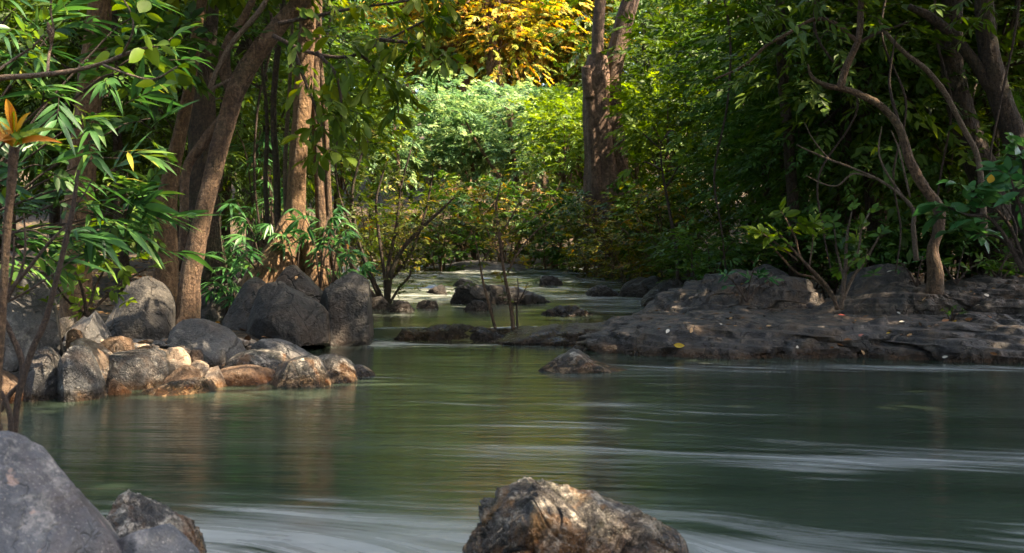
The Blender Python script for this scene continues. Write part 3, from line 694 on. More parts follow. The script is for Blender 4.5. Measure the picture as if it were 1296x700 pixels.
for k in range(22):          # the stony foot of the far right bank
    y = 17 + 11 * (k / 22) + _r.uniform(-.3, .3); x = np.interp(y, _yr, _xr) + _r.uniform(-.35, .5)
    s = _r.uniform(.25, .55); z0 = .16 + .015 * (y - 13.5)
    pxc = CX + x * F / y; pw = s * F / y; pb = HY + (H0 - z0) * F / y; hh = pw * _r.uniform(.5, .9)
    rock('bank_stone', 'dark stone in the row along the foot of the far right bank', [(pxc - pw, pb + 3), (pxc - pw * .6, pb - hh * .7), (pxc - pw * .1, pb - hh), (pxc + pw * .5, pb - hh * .75), (pxc + pw, pb + 3)], d=y, T=s * .8, mat='rk_river', seed=120 + k, zb=z0 - .25, facet=.5, amp=.1, nx=40, nt=26, cat='stone', group='stones along the foot of the far right bank')
for k, (px_, py_, d_, w_) in enumerate([(268, 375, 15, 26), (250, 352, 16, 30), (285, 345, 17, 34), (300, 362, 15.5, 20), (262, 392, 14.5, 18), (310, 335, 18, 40), (272, 325, 18, 28)]):
    rock('bank_stone', 'dark stone in the shade between the leaning trunk and the buttress roots', [(px_ - w_, py_ + 14), (px_ - w_ * .7, py_ - w_ * .3), (px_, py_ - w_ * .5), (px_ + w_ * .7, py_ - w_ * .25), (px_ + w_, py_ + 14)], d=d_, T=w_ * d_ / F, mat='rk_dark', seed=160 + k, zb=-.1 if d_ < 16 else .2, facet=.5, amp=.08, nx=44, nt=30, cat='stone', group='shaded stones behind the left bank')

# ---- fallen leaves on the right bank
bv_v = np.concatenate([v for v, q in OBST]); n0 = 0; fq = []
for v, q in OBST:
    fq.append(q + n0); n0 += len(v)
BV = BVHTree.FromPolygons([tuple(v) for v in bv_v], [tuple(map(int, f)) for f in np.concatenate(fq)])
cam_o = Vector((0, 0, H0))
FL = [(1066, 401, 'red', .085, 'red fallen leaf lying on the dark front slab'), (1093, 427, 'pink', .1, 'pink fallen leaf on the tan streaked slab'),
 (1095, 402, 'tan', .05, 'small tan fallen leaf behind the pink one'), (1125, 423, 'yellow', .06, 'dull yellow fallen leaf right of the pink one'),
 (1150, 424, 'tan', .05, 'narrow tan fallen leaf in the crack of the streaked slab'), (1142, 409, 'white', .06, 'bleached leaf sliver on the rear edge of the streaked slab'),
 (1208, 409, 'yellow', .09, 'bright yellow fallen leaf lying among green sprigs'), (1196, 408, 'brown', .09, 'brown fallen leaf beside the bright yellow one'),
 (1225, 405, 'brown', .07, 'brown curled leaf right of the bright yellow one'), (1252, 403, 'brown', .08, 'brown leaf patch toward the right edge of the slab'),
 (1073, 450, 'tan', .06, 'orange tan leaf at the water edge of the streaked slab'), (1092, 448, 'tan', .08, 'broad orange tan leaf near the water edge'),
 (1050, 443, 'brown', .08, 'brown leaf at the left foot of the streaked slab'), (1074, 432, 'brown', .1, 'brown leaf left of the pink one'),
 (1062, 438, 'brown', .08, 'dark brown leaf below the row of brown leaves'), (1008, 441, 'white', .06, 'bleached flat leaf on the front slab near the water'),
 (972, 414, 'tan', .05, 'tan leaf bit alone on the middle of the front slab'), (930, 414, 'tan', .04, 'tiny tan leaf bit left on the front slab'),
 (845, 420, 'white', .07, 'bleached curled leaf at the left end of the front slab'), (874, 420, 'tan', .07, 'upright tan curled leaf on the left part of the front slab'),
 (858, 438, 'yellow', .1, 'long yellow leaf near the water on the front slab'), (912, 412, 'white', .08, 'pale twig like leaf on the crest of the front slab'),
 (1248, 374, 'white', .06, 'white leaf sliver on the layered upper slab'), (1238, 388, 'white', .06, 'white leaf sliver below the other on the upper slab'),
 (1138, 396, 'white', .04, 'tiny white leaf speck on the upper slab'), (1170, 380, 'tan', .05, 'tan leaf bit on the face of the upper slab'),
 (1196, 452, 'white', .05, 'pale leaf bit at the wet right foot of the streaked slab'), (1126, 345, 'white', .07, 'white leaf sliver on the grey block'),
 (1258, 448, 'brown', .06, 'brown leaf at the wet foot near the right edge'), (375, 352, 'tan', .07, 'tan fallen leaf on the hump backed boulder')]
_r = np.random.default_rng(8)
for px_, py_, c_, L_, lab in FL:
    w = W(px_, py_, 1.0); dr = (Vector(w) - cam_o).normalized()
    hit, nor, idx, dist = BV.ray_cast(cam_o, dr)
    if hit is None: continue
    nor = np.array(nor); nor = nor if nor[2] > 0 else -nor
    D = unit(np.array([_r.normal(), _r.normal() * .5, .05])); D = unit(D - nor * (D @ nor) * .8)
    mb = MB()
    leaves(mb, np.array(hit)[None] + nor * .012 - D * L_ * .5, D[None], unit(nor + _r.normal(0, .25, 3))[None], L_ * 1.15, L_ * .5, np.array([.5]), 5, prof_oval, -.12, .5)
    ob = mb.build('fallen_leaf', M['dead_' + c_], None, np.array(hit)); tag(ob, lab, 'leaf', 'fallen leaves on the rocks')

# ---- gravel between the left stones, dead leaves on both banks
def ico():
    p = (1 + 5 ** .5) / 2
    v = unit(np.array([(-1, p, 0), (1, p, 0), (-1, -p, 0), (1, -p, 0), (0, -1, p), (0, 1, p), (0, -1, -p), (0, 1, -p), (p, 0, -1), (p, 0, 1), (-p, 0, -1), (-p, 0, 1)], float))
    f = [(0, 11, 5), (0, 5, 1), (0, 1, 7), (0, 7, 10), (0, 10, 11), (1, 5, 9), (5, 11, 4), (11, 10, 2), (10, 7, 6), (7, 1, 8), (3, 9, 4), (3, 4, 2), (3, 2, 6), (3, 6, 8), (3, 8, 9), (4, 9, 5), (2, 4, 11), (6, 2, 10), (8, 6, 7), (9, 8, 1)]
    vs = list(v); c = {}; out = []
    def mid(a, b):
        k = (min(a, b), max(a, b))
        if k not in c: c[k] = len(vs); vs.append(unit(vs[a] + vs[b]))
        return c[k]
    for a, b, d in f:
        x, y, z = mid(a, b), mid(b, d), mid(d, a); out += [(a, x, z), (b, y, x), (d, z, y), (x, y, z)]
    return np.array(vs), np.array(out)
IV, IF = ico()
_r = np.random.default_rng(15)
for nm, mt, n in (('gravel', 'rk_tan', 420), ('gravel', 'rk_grey', 520)):
    mb = MB(); k = 0
    while k < n:
        y = _r.uniform(7.6, 10.8); x = np.interp(y, _yl, _xl) - _r.uniform(-.75, 1.1)
        z = float(ground_z(x, y)); r = _r.uniform(.015, .055)
        if z < -.12: continue
        v = IV * r * np.array([_r.uniform(.8, 1.5), _r.uniform(.8, 1.3), _r.uniform(.5, .8)])
        v = v * (1 + .25 * vnoise(IV * 1.3 + k * 7.1, 3))[:, None]; a = _r.uniform(0, 6.28)
        v = v @ np.array([(math.cos(a), math.sin(a), 0), (-math.sin(a), math.cos(a), 0), (0, 0, 1)])
        mb.add(v + np.array([x, y, z + r * .3]), tris=IF); k += 1
    tag(mb.build(nm, M[mt]), 'tan gravel between the stones of the left bank' if mt == 'rk_tan' else 'grey gravel between the stones of the left bank', 'gravel', kind='stuff')
mb = MB(); n = 9000
x = _r.uniform(-9, 12, n); y = _r.uniform(6, 31, n); k = bank(x, y) > .35; x, y = x[k], y[k]; n = len(x)
P = np.stack([x, y, ground_z(x, y) + .015], -1)
leaves(mb, P, unit(np.stack([_r.normal(0, 1, n), _r.normal(0, 1, n), _r.normal(.1, .2, n)], -1)), unit(np.stack([_r.normal(0, .3, n), _r.normal(0, .3, n), np.ones(n)], -1)), _r.uniform(.06, .14, n), _r.uniform(.03, .07, n), _r.random(n), 3, prof_oval, .05, .4)
M['litter'] = leaf_mat('leaf_litter', [(.05, .025, .012), (.12, .06, .025), (.2, .11, .045), (.3, .19, .06)], .7, .1)
tag(mb.build('leaf_litter', M['litter']), 'brown dead leaves littering both banks', 'leaf litter', kind='stuff')
mb = MB(); P = []; Nn = []
while len(P) < 150:
    x, y = _r.uniform(1.2, 7.0), _r.uniform(10.7, 13.6)
    if vnoise(np.array([x * 1.3, y * 1.3, 3.0])) < -.05: continue
    h, nn, ix, dd = BV.ray_cast(Vector((x, y, 4)), Vector((0, 0, -1)))
    if h is None or h[2] < .08: continue
    P.append(np.array(h) + (0, 0, .008)); Nn.append(np.array(nn) * (1 if nn[2] > 0 else -1))
n = len(P); Nn = unit(np.array(Nn) + _r.normal(0, .25, (n, 3)))
leaves(mb, np.array(P), unit(_r.normal(0, 1, (n, 3)) * np.array([1, 1, .15])), Nn, _r.uniform(.035, .085, n), _r.uniform(.02, .04, n), _r.random(n), 3, prof_oval, -.05, .5)
tag(mb.build('leaf_litter', M['litter']), 'small brown leaf bits strewn over the right bank slabs', 'leaf litter', kind='stuff')

# ================================================================== TREES AND PLANTS
def pxs(pts, d):
    return np.array([W(p[0], p[1], p[2] if len(p) > 2 else d) for p in pts])

def crown_sites(rng, cen, rad, n, lumps=9, lr=.42, flat=.75):
    """spray positions on the outsides of a few leaf clumps in an ellipsoid"""
    cen = np.asarray(cen, float); rad = np.asarray(rad, float)
    L = unit(rng.normal(0, 1, (lumps, 3))) * rng.uniform(.25, .72, (lumps, 1)) ** .6
    k = rng.integers(0, lumps, n)
    v = unit(rng.normal(0, 1, (n, 3)) + np.array([0, 0, .35]))
    q = rng.uniform(.55, 1.05, (n, 1)) * lr
    P = cen + (L[k] + v * q * np.array([1, 1, flat])) * rad
    D = unit(v * np.array([1, 1, .45]) + .55 * unit((P - cen) * np.array([1, 1, .2])) + rng.normal(0, .25, (n, 3)))
    return P, D, cen + L * rad

def leafy(parent, rng, C, D, mat, nl, tw, ll, lw, name='crown', twig_mat=None, origin=None, **kw):
    mb = MB()
    sprays(mb, rng, C, D, nl, tw, ll, lw, twig=mb if twig_mat else None, **kw)
    return mb.build(name, [M[mat], M[twig_mat]] if twig_mat else M[mat], parent, origin)

def stem(parent, pts, wid, mat, name='stem', sides=6, lump=.12, seed=0, res=None, flute=0):
    mb = MB(); tube(mb, pts, wid, sides, res or max(8, len(pts) * 5), lump, seed, flute)
    return mb.build(name, M[mat], parent)

def boughs(mb, rng, a, ends, r):
    for e in ends:
        m = (np.asarray(a) + e) / 2 + rng.normal(0, .12, 3) * np.linalg.norm(e - a) + np.array([0, 0, .12 * np.linalg.norm(e - a)])
        tube(mb, [a, m, e], [r, r * .6, r * .2], 6, 9, .1, 3)

# ---- kinds that repeat: built once at the origin, then copied
def proto_tree(name, label, cat, group, seed, h, rad, z0, trunk_r, leafm, bark, n, nl, ll, lw, lumps=10, lr=.42, tw=.5, crown='crown', **kw):
    rng = np.random.default_rng(seed)
    t = empty(name, (0, 0, 0), label, cat, group)
    cz = (h + z0) / 2
    C, D, Ls = crown_sites(rng, (0, 0, cz), (rad, rad, (h - z0) / 2), n, lumps, lr)
    mb = MB(); top = np.array([rng.normal(0, .1) * rad, rng.normal(0, .1) * rad, cz])
    tube(mb, [(0, 0, -.4), (rng.normal(0, .08), 0, cz * .5), top, top + (0, 0, (h - cz) * .6)], [trunk_r * 1.3, trunk_r, trunk_r * .7, trunk_r * .2], 8, 16, .15, seed)
    for e in Ls: boughs(mb, rng, top * np.array([1, 1, rng.uniform(.6, 1)]), [e], trunk_r * .4)
    mb.build('trunk', M[bark], t)
    leafy(t, rng, C, D, leafm, nl, tw, ll, lw, crown, **kw)
    return t

def proto_shrub(name, label, group, seed, h, rad, leafm, bark, nst, n, nl, ll, lw, tw=.3, cat='shrub', lo=.25, **kw):
    rng = np.random.default_rng(seed)
    t = empty(name, (0, 0, 0), label, cat, group)
    Cs, Ds = [], []
    for i in range(nst):
        a = 2 * np.pi * (i + rng.uniform(-.3, .3)) / nst; rr = rad * rng.uniform(.3, 1.0); hh = h * rng.uniform(.65, 1.0)
        p = np.array([(0, 0, -.15), (rr * .25 * math.cos(a), rr * .25 * math.sin(a), hh * .45), (rr * .65 * math.cos(a), rr * .65 * math.sin(a), hh * .8), (rr * math.cos(a), rr * math.sin(a), hh)])
        p[1:] += rng.normal(0, .05 * h, (3, 3))
        stem(t, p, [.022, .016, .01, .004], bark, seed=i, sides=5, res=12)
        q = catmull(p, 60); k = rng.integers(int(60 * lo), 60, n // nst)
        c = q[k] + rng.normal(0, .05, (len(k), 3)); az = rng.uniform(0, 2 * np.pi, len(k))
        d = np.stack([np.cos(az) + .5 * math.cos(a), np.sin(az) + .5 * math.sin(a), rng.uniform(-.1, .7, len(k))], -1)
        c = c + unit(d) * (rng.uniform(0, .22, (len(k), 1)) * rad)
        Cs.append(c); Ds.append(d)
    leafy(t, rng, np.concatenate(Cs), np.concatenate(Ds), leafm, nl, tw, ll, lw, 'foliage', **kw)
    return t

def scatter(protos, spots, rng, smin=.85, smax=1.2, label=None):
    used = set()
    for i, s in enumerate(spots):
        x, y = s[0], s[1]; z = s[2] if len(s) > 2 and s[2] is not None else float(ground_z(x, y)) - .03
        k = int(rng.integers(0, len(protos))) if len(s) < 4 else s[3]
        p = protos[k]; sc = rng.uniform(smin, smax) * (s[4] if len(s) > 4 else 1)
        if k not in used:
            p.location = (x, y, z); p.rotation_euler = (0, 0, rng.uniform(0, 6.28)); p.scale = (sc, sc, sc); used.add(k)
            if label: p['label'] = label
        else: copy_tree(p, (x, y, z), rng.uniform(0, 6.28), sc, label)

def at(px, d): return ((px - CX) * d / F, d)
rng = np.random.default_rng(77)

# --- dark forest wall of the right bank
gR = 'understory trees crowded on the right bank'
lR = 'dense dark green understory tree in the forest wall of the right bank'
pr = [proto_tree('understory_tree', lR, 'tree', gR, 200 + i, 6.2, 1.9, .5, .07, ['lf_dark', 'lf_mid', 'lf_dark'][i], 'bk_dark', [460, 460, 330][i], 13, [.15, .12, .23][i], [.062, .055, .06][i], 13, .42, up=1) for i in range(3)]
sp = []
for row, (d, n, a, b) in enumerate([(15.6, 5, 1030, 1350), (17.5, 7, 985, 1360), (20, 8, 950, 1360), (23, 8, 930, 1360), (26, 9, 905, 1350)]):
    for i in range(n):
        sp.append(at(a + (b - a) * (i + rng.uniform(.2, .8)) / n, d + rng.uniform(-.7, .7)))
for i in range(4): sp.append(at(800 + 270 * (i + rng.uniform(.2, .8)) / 4, 32 + rng.uniform(-1, 1)) + (None, i % 3, 1.1))
for i in range(5): sp.append(at(770 + 300 * (i + rng.uniform(.2, .8)) / 5, 42 + rng.uniform(-1, 1)) + (None, i % 3, 1.6))
scatter(pr, sp, rng, .85, 1.3)
gS = 'low shrubs under the right bank trees'; lS = 'low dark leafy shrub at the foot of the right bank forest'
ps = [proto_shrub('low_shrub', lS, gS, 230 + i, 1.5, .9, ['lf_dark', 'lf_mid'][i], 'bk_twig', 7, 150, 9, .13, .055) for i in range(2)]
sp = [at(px, d) for px, d in [(1090, 14.3), (1130, 14.6), (1180, 14.2), (1210, 14.8), (1235, 13.9), (1265, 14.9), (1290, 14.2), (1325, 14.5), (1050, 15.3), (1015, 15.6), (970, 16), (930, 16.6), (900, 17.2), (870, 18.2), (905, 15.6), (850, 19.5)]]
scatter(ps, sp, rng, .6, 1.0)

# --- dim understory of the left bank
gL = 'understory trees crowded on the left bank'
lL = 'shaded dark green understory tree behind the trunks of the left bank'
pl = [proto_tree('understory_tree', lL, 'tree', gL, 260 + i, 6.0, 1.8, .7, .07, ['lf_dark', 'lf_dark'][i], 'bk_dark', 330, 12, .16, .055, 12, .42) for i in range(2)]
sp = []
for d, n, a, b in [(16.5, 5, -120, 300), (19.5, 6, -150, 360), (23, 7, -150, 420), (27, 6, 0, 470)]:
    for i in range(n): sp.append(at(a + (b - a) * (i + rng.uniform(.2, .8)) / n, d + rng.uniform(-.7, .7)))
scatter(pl, sp, rng, .85, 1.25)
gF = 'drooping lance leaved plants in the left bank shade'; lF = 'small plant with drooping grey green lance leaves in the left bank shade'
def proto_fan(seed, leafm='lf_blue'):
    rg = np.random.default_rng(seed); t = empty('understory_plant', (0, 0, 0), lF, 'plant', gF)
    Cs, Ds = [], []
    for i in range(5):
        a = rg.uniform(0, 6.28); hh = rg.uniform(.5, 1.2); p = np.array([(0, 0, -.1), (.1 * math.cos(a), .1 * math.sin(a), hh * .6), (.3 * math.cos(a), .3 * math.sin(a), hh)])
        stem(t, p, [.012, .009, .005], 'bk_twig', res=8, sides=5)
        q = catmull(p, 20)
        for k in (11, 15, 19): Cs.append(q[k]); Ds.append((math.cos(a + rg.normal(0, .8)), math.sin(a + rg.normal(0, .8)), .1))
    leafy(t, rg, Cs, np.array(Ds), leafm, 7, .14, .24, .045, 'foliage', k=4, prof=prof_lance, ang=80, fan=True, droop=.35)
    return t
pf = [proto_fan(290), proto_fan(291)]
sp = [at(px, d) + (H0 + (HY - py) * d / F - .8,) for px, py, d in [(285, 330, 14.2), (310, 300, 14.8), (330, 250, 15), (345, 215, 15.2), (300, 350, 13.6), (420, 300, 13.6), (405, 275, 13.5), (375, 280, 13.7), (335, 300, 13.6), (395, 245, 14.5), (320, 180, 15.5), (290, 290, 15.0), (440, 310, 14.5)]]
scatter(pf, sp, rng, .8, 1.1)

# --- far bank: olive shrubs, pale and lime trees, the autumn tree, tall forest behind
gO = 'olive shrubs along the far bank'; lO = 'yellowish olive shrub with small leaves on the far bank of the stream'
po = [proto_shrub('olive_shrub', lO, gO, 300 + i, 2.3, 1.2, ['lf_olive', 'lf_olive', 'lf_mid'][i], 'bk_brown', 9, [230, 200, 170][i], 10, [.09, .12, .15][i], [.045, .055, .07][i], tw=.3, lo=.15, base=.5, tv=.24) for i in range(3)]
sp = [at(px, d) for px, d in [(560, 27.5), (600, 29.5), (640, 29), (670, 30), (700, 28.5), (730, 27.5), (755, 25), (780, 23.5), (800, 22), (822, 23.5), (835, 21), (855, 22.5), (700, 31), (620, 31), (580, 31), (540, 29.5), (510, 27), (480, 28), (455, 25), (770, 26), (810, 25.5), (845, 24)]]
scatter(po, sp, rng, .85, 1.2)
gP = 'pale green trees in sunlight behind the far bank'; lP = 'pale green sunlit tree in the clearing behind the far bank'
pp = [proto_tree('pale_tree', lP, 'tree', gP, 320 + i, 6.4, 2.6, 2.3, .09, 'lf_pale', 'bk_brown', 480, 13, .2, .085, 15, .38, tv=.25) for i in range(2)]
scatter(pp, [at(px, d) for px, d in [(600, 36), (655, 35), (545, 37), (690, 38), (505, 34), (640, 40), (575, 41), (470, 38)]], rng, .8, .95)
gM = 'lime green young trees beside the big trunk'; lM = 'lime green young tree standing near the big forked trunk'
pm = [proto_tree('lime_tree', lM, 'tree', gM, 330, 5.2, 1.2, .5, .05, 'lf_lime', 'bk_brown', 330, 11, .17, .075, 10, .4)]
scatter(pm, [at(px, d) for px, d in [(712, 31.5), (735, 33), (700, 34), (805, 30), (835, 31), (430, 24), (848, 24.5)]], rng, .9, 1.15)
gA = 'autumn trees glowing above the clearing'; lA = 'tall tree in yellow and orange autumn leaf at the top of the clearing'
pa = [proto_tree('autumn_tree', lA, 'tree', gA, 340 + i, 12.5, 3.2, 4.6, .22, 'lf_autumn', 'bk_orange', 900, 13, .2, .11, 26, .42, tv=.36, base=.3) for i in range(2)]
scatter(pa, [at(px, d) for px, d in [(630, 46), (590, 48), (670, 48), (545, 49), (705, 52), (610, 54), (650, 56), (570, 52), (725, 50), (520, 54)]], rng, .95, 1.15)
gT = 'tall green trees of the forest behind'; lT = 'tall green forest tree in the background behind the banks and the clearing'
pt = [proto_tree('forest_tree', lT, 'tree', gT, 350 + i, 15, 3.6, 1.5, .22, ['lf_mid', 'lf_dark'][i], 'bk_dark', 760, 13, .26, .12, 18, .45, tw=.7) for i in range(2)]
sp = []
for d, n, a, b in [(34, 6, 40, 390), (34, 3, 1090, 1350), (44, 8, -120, 410), (43, 5, 1050, 1420), (62, 16, -150, 1450), (72, 16, -180, 1480), (90, 14, -200, 1500)]:
    for i in range(n): sp.append(at(a + (b - a) * (i + rng.uniform(.15, .85)) / n, d + rng.uniform(-1.5, 1.5)))
near = [(13, 10), (-12, 22), (-11, 15), (-12, 9), (-10, 4), (17, 8), (-6, -8), (0, -12), (6, -10), (-10, -2), (-9, -7), (3, -15), (-3, -16), (11, -10)]  # added mostly out of view, to cut sky light and sun around the pool
sp += [at(px, d) for px, d in [(740, 55), (790, 50), (850, 52), (560, 66), (640, 68), (700, 66), (480, 66)]]
scatter(pt, sp, rng, .85, 1.15)
for x, y in near:
    c = copy_tree(pt[int(rng.integers(0, 2))], (x, y, float(ground_z(x, y)) - .03), rng.uniform(0, 6.28), rng.uniform(.85, 1.15), 'tall forest tree added mostly out of view around the pool to dim its light'); c['group'] = 'trees added around the pool to dim its light'

gC = 'unseen trees added to shade the pool from the right'  # crowns added out of view to keep direct sun off the pool
for i, (bx, by, c, r, n) in enumerate([(8.8, 6.2, (8.0, 6.3, 9.5), (4.4, 3.8, 5.2), 1900), (9.2, 1.0, (7.6, 1.5, 9.5), (4.6, 4.0, 5.2), 1700), (10.5, 10.8, (9.0, 10.6, 9.2), (4.0, 3.6, 5.2), 1100), (10.0, -4.5, (7.5, -3.5, 10), (4.6, 4, 5), 900), (7.9, 8.6, (4.2, 7.5, 11.5), (3.4, 3.2, 2.4), 1000)]):
    t = empty('added_shade_tree', (bx, by, float(ground_z(bx, by))), 'tall broadleaf tree added out of view to shade the pool from the right', 'tree', gC)
    rg = np.random.default_rng(360 + i); C, D, Ls = crown_sites(rg, c, r, n, 20, .42)
    mb = MB(); g0 = float(ground_z(bx, by)); tube(mb, [(bx, by, g0 - .3), (bx * .6 + c[0] * .4, by, c[2] * .45), c], [.3, .24, .12], 10, 24, .12, i)
    boughs(mb, rg, (bx * .6 + c[0] * .4, by, c[2] * .45), Ls, .1); mb.build('trunk', M['bk_dark'], t)
    leafy(t, rg, C, D, 'lf_mid', 13, .7, .27, .125, keep=sunkeep)

gB = 'shade trees added over the upper stream'  # crowns added above the frame to shade the left understory and upper stream
for i, (bx, by, c, r, n, lab) in enumerate([(-5.2, 19, (-1.6, 18.0, 8.6), (3.8, 3.2, 1.9), 1250, 'added shade tree arching over the upper stream from the left bank'), (5.2, 20.5, (2.2, 20.5, 9.6), (3.6, 3.2, 2.0), 520, 'added shade tree arching over the upper stream from the right bank'), (-6.2, 23.5, (-3.2, 23.5, 9.0), (3.6, 3.0, 2.2), 1000, 'added shade tree arching over the head of the stream from the left bank'), (6.0, 24.6, (3.4, 24.0, 8.6), (2.7, 2.0, 1.6), 600, 'small added shade tree arching over the head of the stream from the right bank')]):
    g0 = float(ground_z(bx, by)); t = empty('added_arching_tree', (bx, by, g0), lab, 'tree', gB)
    rg = np.random.default_rng(380 + i); C, D, Ls = crown_sites(rg, c, r, n, 14, .42)
    mb = MB(); k = (bx * .75 + c[0] * .25, by, c[2] * .6); tube(mb, [(bx, by, g0 - .3), (bx * .97 + c[0] * .03, by, c[2] * .3), k, c], [.17, .14, .12, .05], 10, 24, .12, i)
    boughs(mb, rg, k, Ls, .06); mb.build('trunk', M['bk_dark'], t)
    leafy(t, rg, C, D, 'lf_mid', 12, .55, .2, .09, keep=sunkeep)

# --- the big forked tree of the middle distance
def tree(name, label, cat='tree', group=None, base=(0, 0, 0)): return empty(name, base, label, cat, group)
t = tree('forked_tree', 'massive reddish brown trunk forking into two limbs beyond the stream', base=W(770, 318, 27))
stem(t, pxs([(770, 335), (767, 270), (760, 200), (755, 140), (754, 95), (755, 70)], 27), np.array([72, 52, 42, 37, 34, 22]) * .5 * 27 / F, 'bk_red', 'trunk', 20, .14, 4, 40, .1)
stem(t, pxs([(748, 125), (744, 100), (742, 84)], 26.8), np.array([16, 15, 13]) * .5 * 27 / F, 'bk_red', 'broken_stub', 10, .25, 6)
stem(t, pxs([(756, 120), (756, 70), (758, 20), (764, -40), (760, -120)], 26.9), np.array([20, 16, 15, 14, 9]) * .5 * 27 / F, 'bk_red', 'limb', 12, .1, 5)
stem(t, pxs([(792, 330), (786, 270), (780, 200), (774, 140), (776, 90), (787, 40), (799, -5), (815, -70), (840, -150)], 27.2), np.array([44, 34, 30, 27, 25, 25, 24, 20, 12]) * .5 * 27 / F, 'bk_red', 'limb', 12, .1, 7)
rg = np.random.default_rng(400)
C, D, Ls = crown_sites(rg, W(820, -190, 27.5), (4.2, 3.5, 2.4), 420, 12)
leafy(t, rg, C, D, 'lf_mid', 12, .6, .2, .09, keep=sunkeep)

# --- leaning tree of the left bank with its hanging yellow green sprays
d = 10.9
t = tree('leaning_tree', 'leaning brown trunk rising from the stones of the left bank', base=W(237, 408, d))
tr = [(232, 425), (237, 398), (243, 340), (256, 275), (274, 200), (296, 122), (320, 75), (348, 38), (386, -6), (430, -70), (470, -160)]
stem(t, pxs(tr, d), np.array([38, 31, 26, 23, 23, 25, 25, 23, 20, 18, 12]) * .5 * d / F, 'bk_brown', 'trunk', 16, .13, 11, 70, .05)
stem(t, pxs([(300, 118), (288, 100), (284, 75), (290, 50), (310, 20), (330, -30), (335, -90)], d + .05), np.array([20, 18, 15, 12, 10, 8, 4]) * .5 * d / F, 'bk_brown', 'limb', 8, .12, 12)
stem(t, pxs([(231, 330), (233, 270), (236, 215), (258, 180), (282, 150), (291, 132)], d + .1), np.array([11, 12, 13, 14, 14, 14]) * .5 * d / F, 'bk_brown', 'limb', 8, .14, 13)
stem(t, pxs([(292, 100), (270, 112), (262, 120), (290, 60), (330, 12), (350, -30)], d - .2), np.array([3, 5, 6, 7, 7, 5]) * .5 * d / F, 'bk_pale', 'limb', 6, .1, 14)
rg = np.random.default_rng(410)
hang = []
for pts in ([(345, 45), (390, 66), (440, 72), (480, 55), (530, 30), (570, 10)], [(352, 30), (400, 20), (450, 10), (520, 0), (580, -15)], [(400, 66), (425, 95), (432, 140), (425, 190)],
            [(455, 68), (480, 90), (500, 120), (505, 150)], [(370, 60), (385, 100), (400, 140), (405, 180)], [(480, 50), (520, 55), (560, 70)]):
    dd = d - rg.uniform(.6, 1.3); p = pxs(pts, dd); hang.append((p, stem(t, p, np.array([6, 4, 2]) * .5 * dd / F, 'bk_twig', 'limb', 5, .1, 15)))
for p, lm in hang:
    q = catmull(p, 60); k = rg.integers(8, 60, 13)
    Ch, Dh = q[k] + rg.normal(0, .08, (13, 3)), np.stack([rg.normal(.2, .6, 13), rg.normal(-.3, .5, 13), rg.uniform(-.6, .3, 13)], -1)
    leafy(lm, rg, Ch, Dh, 'lf_obov', 6, .18, .155, .072, 'hanging_foliage', 'bk_twig', k=5, prof=prof_obov, droop=.35, jit=.8, sag=.35, fold=.5, base=.6, origin=t.location)
C, D, Ls = crown_sites(rg, W(380, -250, d), (3.6, 3.0, 1.7), 430, 12)
C2, D2, _ = crown_sites(rg, W(250, -70, d + .6), (1.7, 1.2, .8), 110, 7)
leafy(t, rg, np.concatenate([C, C2]), np.concatenate([D, D2]), 'lf_obov', 9, .35, .19, .085, k=3, prof=prof_obov, keep=sunkeep)
mb = MB(); boughs(mb, rg, W(430, -70, d), Ls, .05); mb.build('bough', M['bk_brown'], t)
C2, D2, _ = crown_sites(rg, W(230, 45, d - .3), (1.0, .5, .55), 60, 6)
leafy(t, rg, C2, D2, 'lf_mid', 7, .25, .17, .065, 'side_foliage', 'bk_twig', k=4, prof=prof_oval)

# --- other left bank trunks
def simple_tree(name, label, d, tr, wd, bark, crown_c, crown_r, n, leafm, seed, limbs=(), flute=0, lump=.13, ll=.18, lw=.08, sides=12, group=None):
    t = tree(name, label, base=pxs(tr[:1], d)[0], group=group)
    stem(t, pxs(tr, d), np.array(wd) * .5 * d / F, bark, 'trunk', sides, lump, seed, 48, flute)
    for i, (pts, w) in enumerate(limbs): stem(t, pxs(pts, d), np.array(w) * .5 * d / F, bark, 'limb', 8, .12, seed + i + 1)
    if n:
        rg = np.random.default_rng(seed); C, D, Ls = crown_sites(rg, W(crown_c[0], crown_c[1], d), crown_r, n, 10)
        leafy(t, rg, C, D, leafm, 11, .45, ll, lw, keep=sunkeep)
        mb = MB(); boughs(mb, rg, pxs(tr[-1:], d)[0], Ls[:6], wd[-1] * .3 * d / F); mb.build('bough', M[bark], t)
    return t
simple_tree('orange_barked_tree', 'straight orange barked trunk behind the glossy lance leaves at far left', 11.2, [(96, 420), (98, 300), (105, 200), (114, 110), (124, 30), (130, -60), (138, -180)], [40, 36, 34, 32, 30, 28, 20], 'bk_orange', (120, -260), (2.6, 2.4, 1.6), 260, 'lf_mid', 420)
simple_tree('slender_tree', 'slender pale trunk with a swollen foot left of the leaning one', 11.8, [(208, 400), (210, 340), (208, 280), (218, 215), (230, 160), (240, 110), (246, 64), (256, 0), (270, -90)], [34, 30, 30, 20, 16, 15, 14, 12, 8], 'bk_orange', (275, -170), (1.7, 1.7, 1.1), 150, 'lf_mid', 430)
simple_tree('black_trunked_tree', 'wide black trunk in deep shade behind the leaning one', 14.5, [(262, 360), (258, 280), (258, 180), (256, 90), (262, 0), (268, -120)], [50, 40, 34, 32, 30, 26], 'bk_dark', (262, -230), (3, 2.6, 1.8), 240, 'lf_dark', 440, flute=.12)
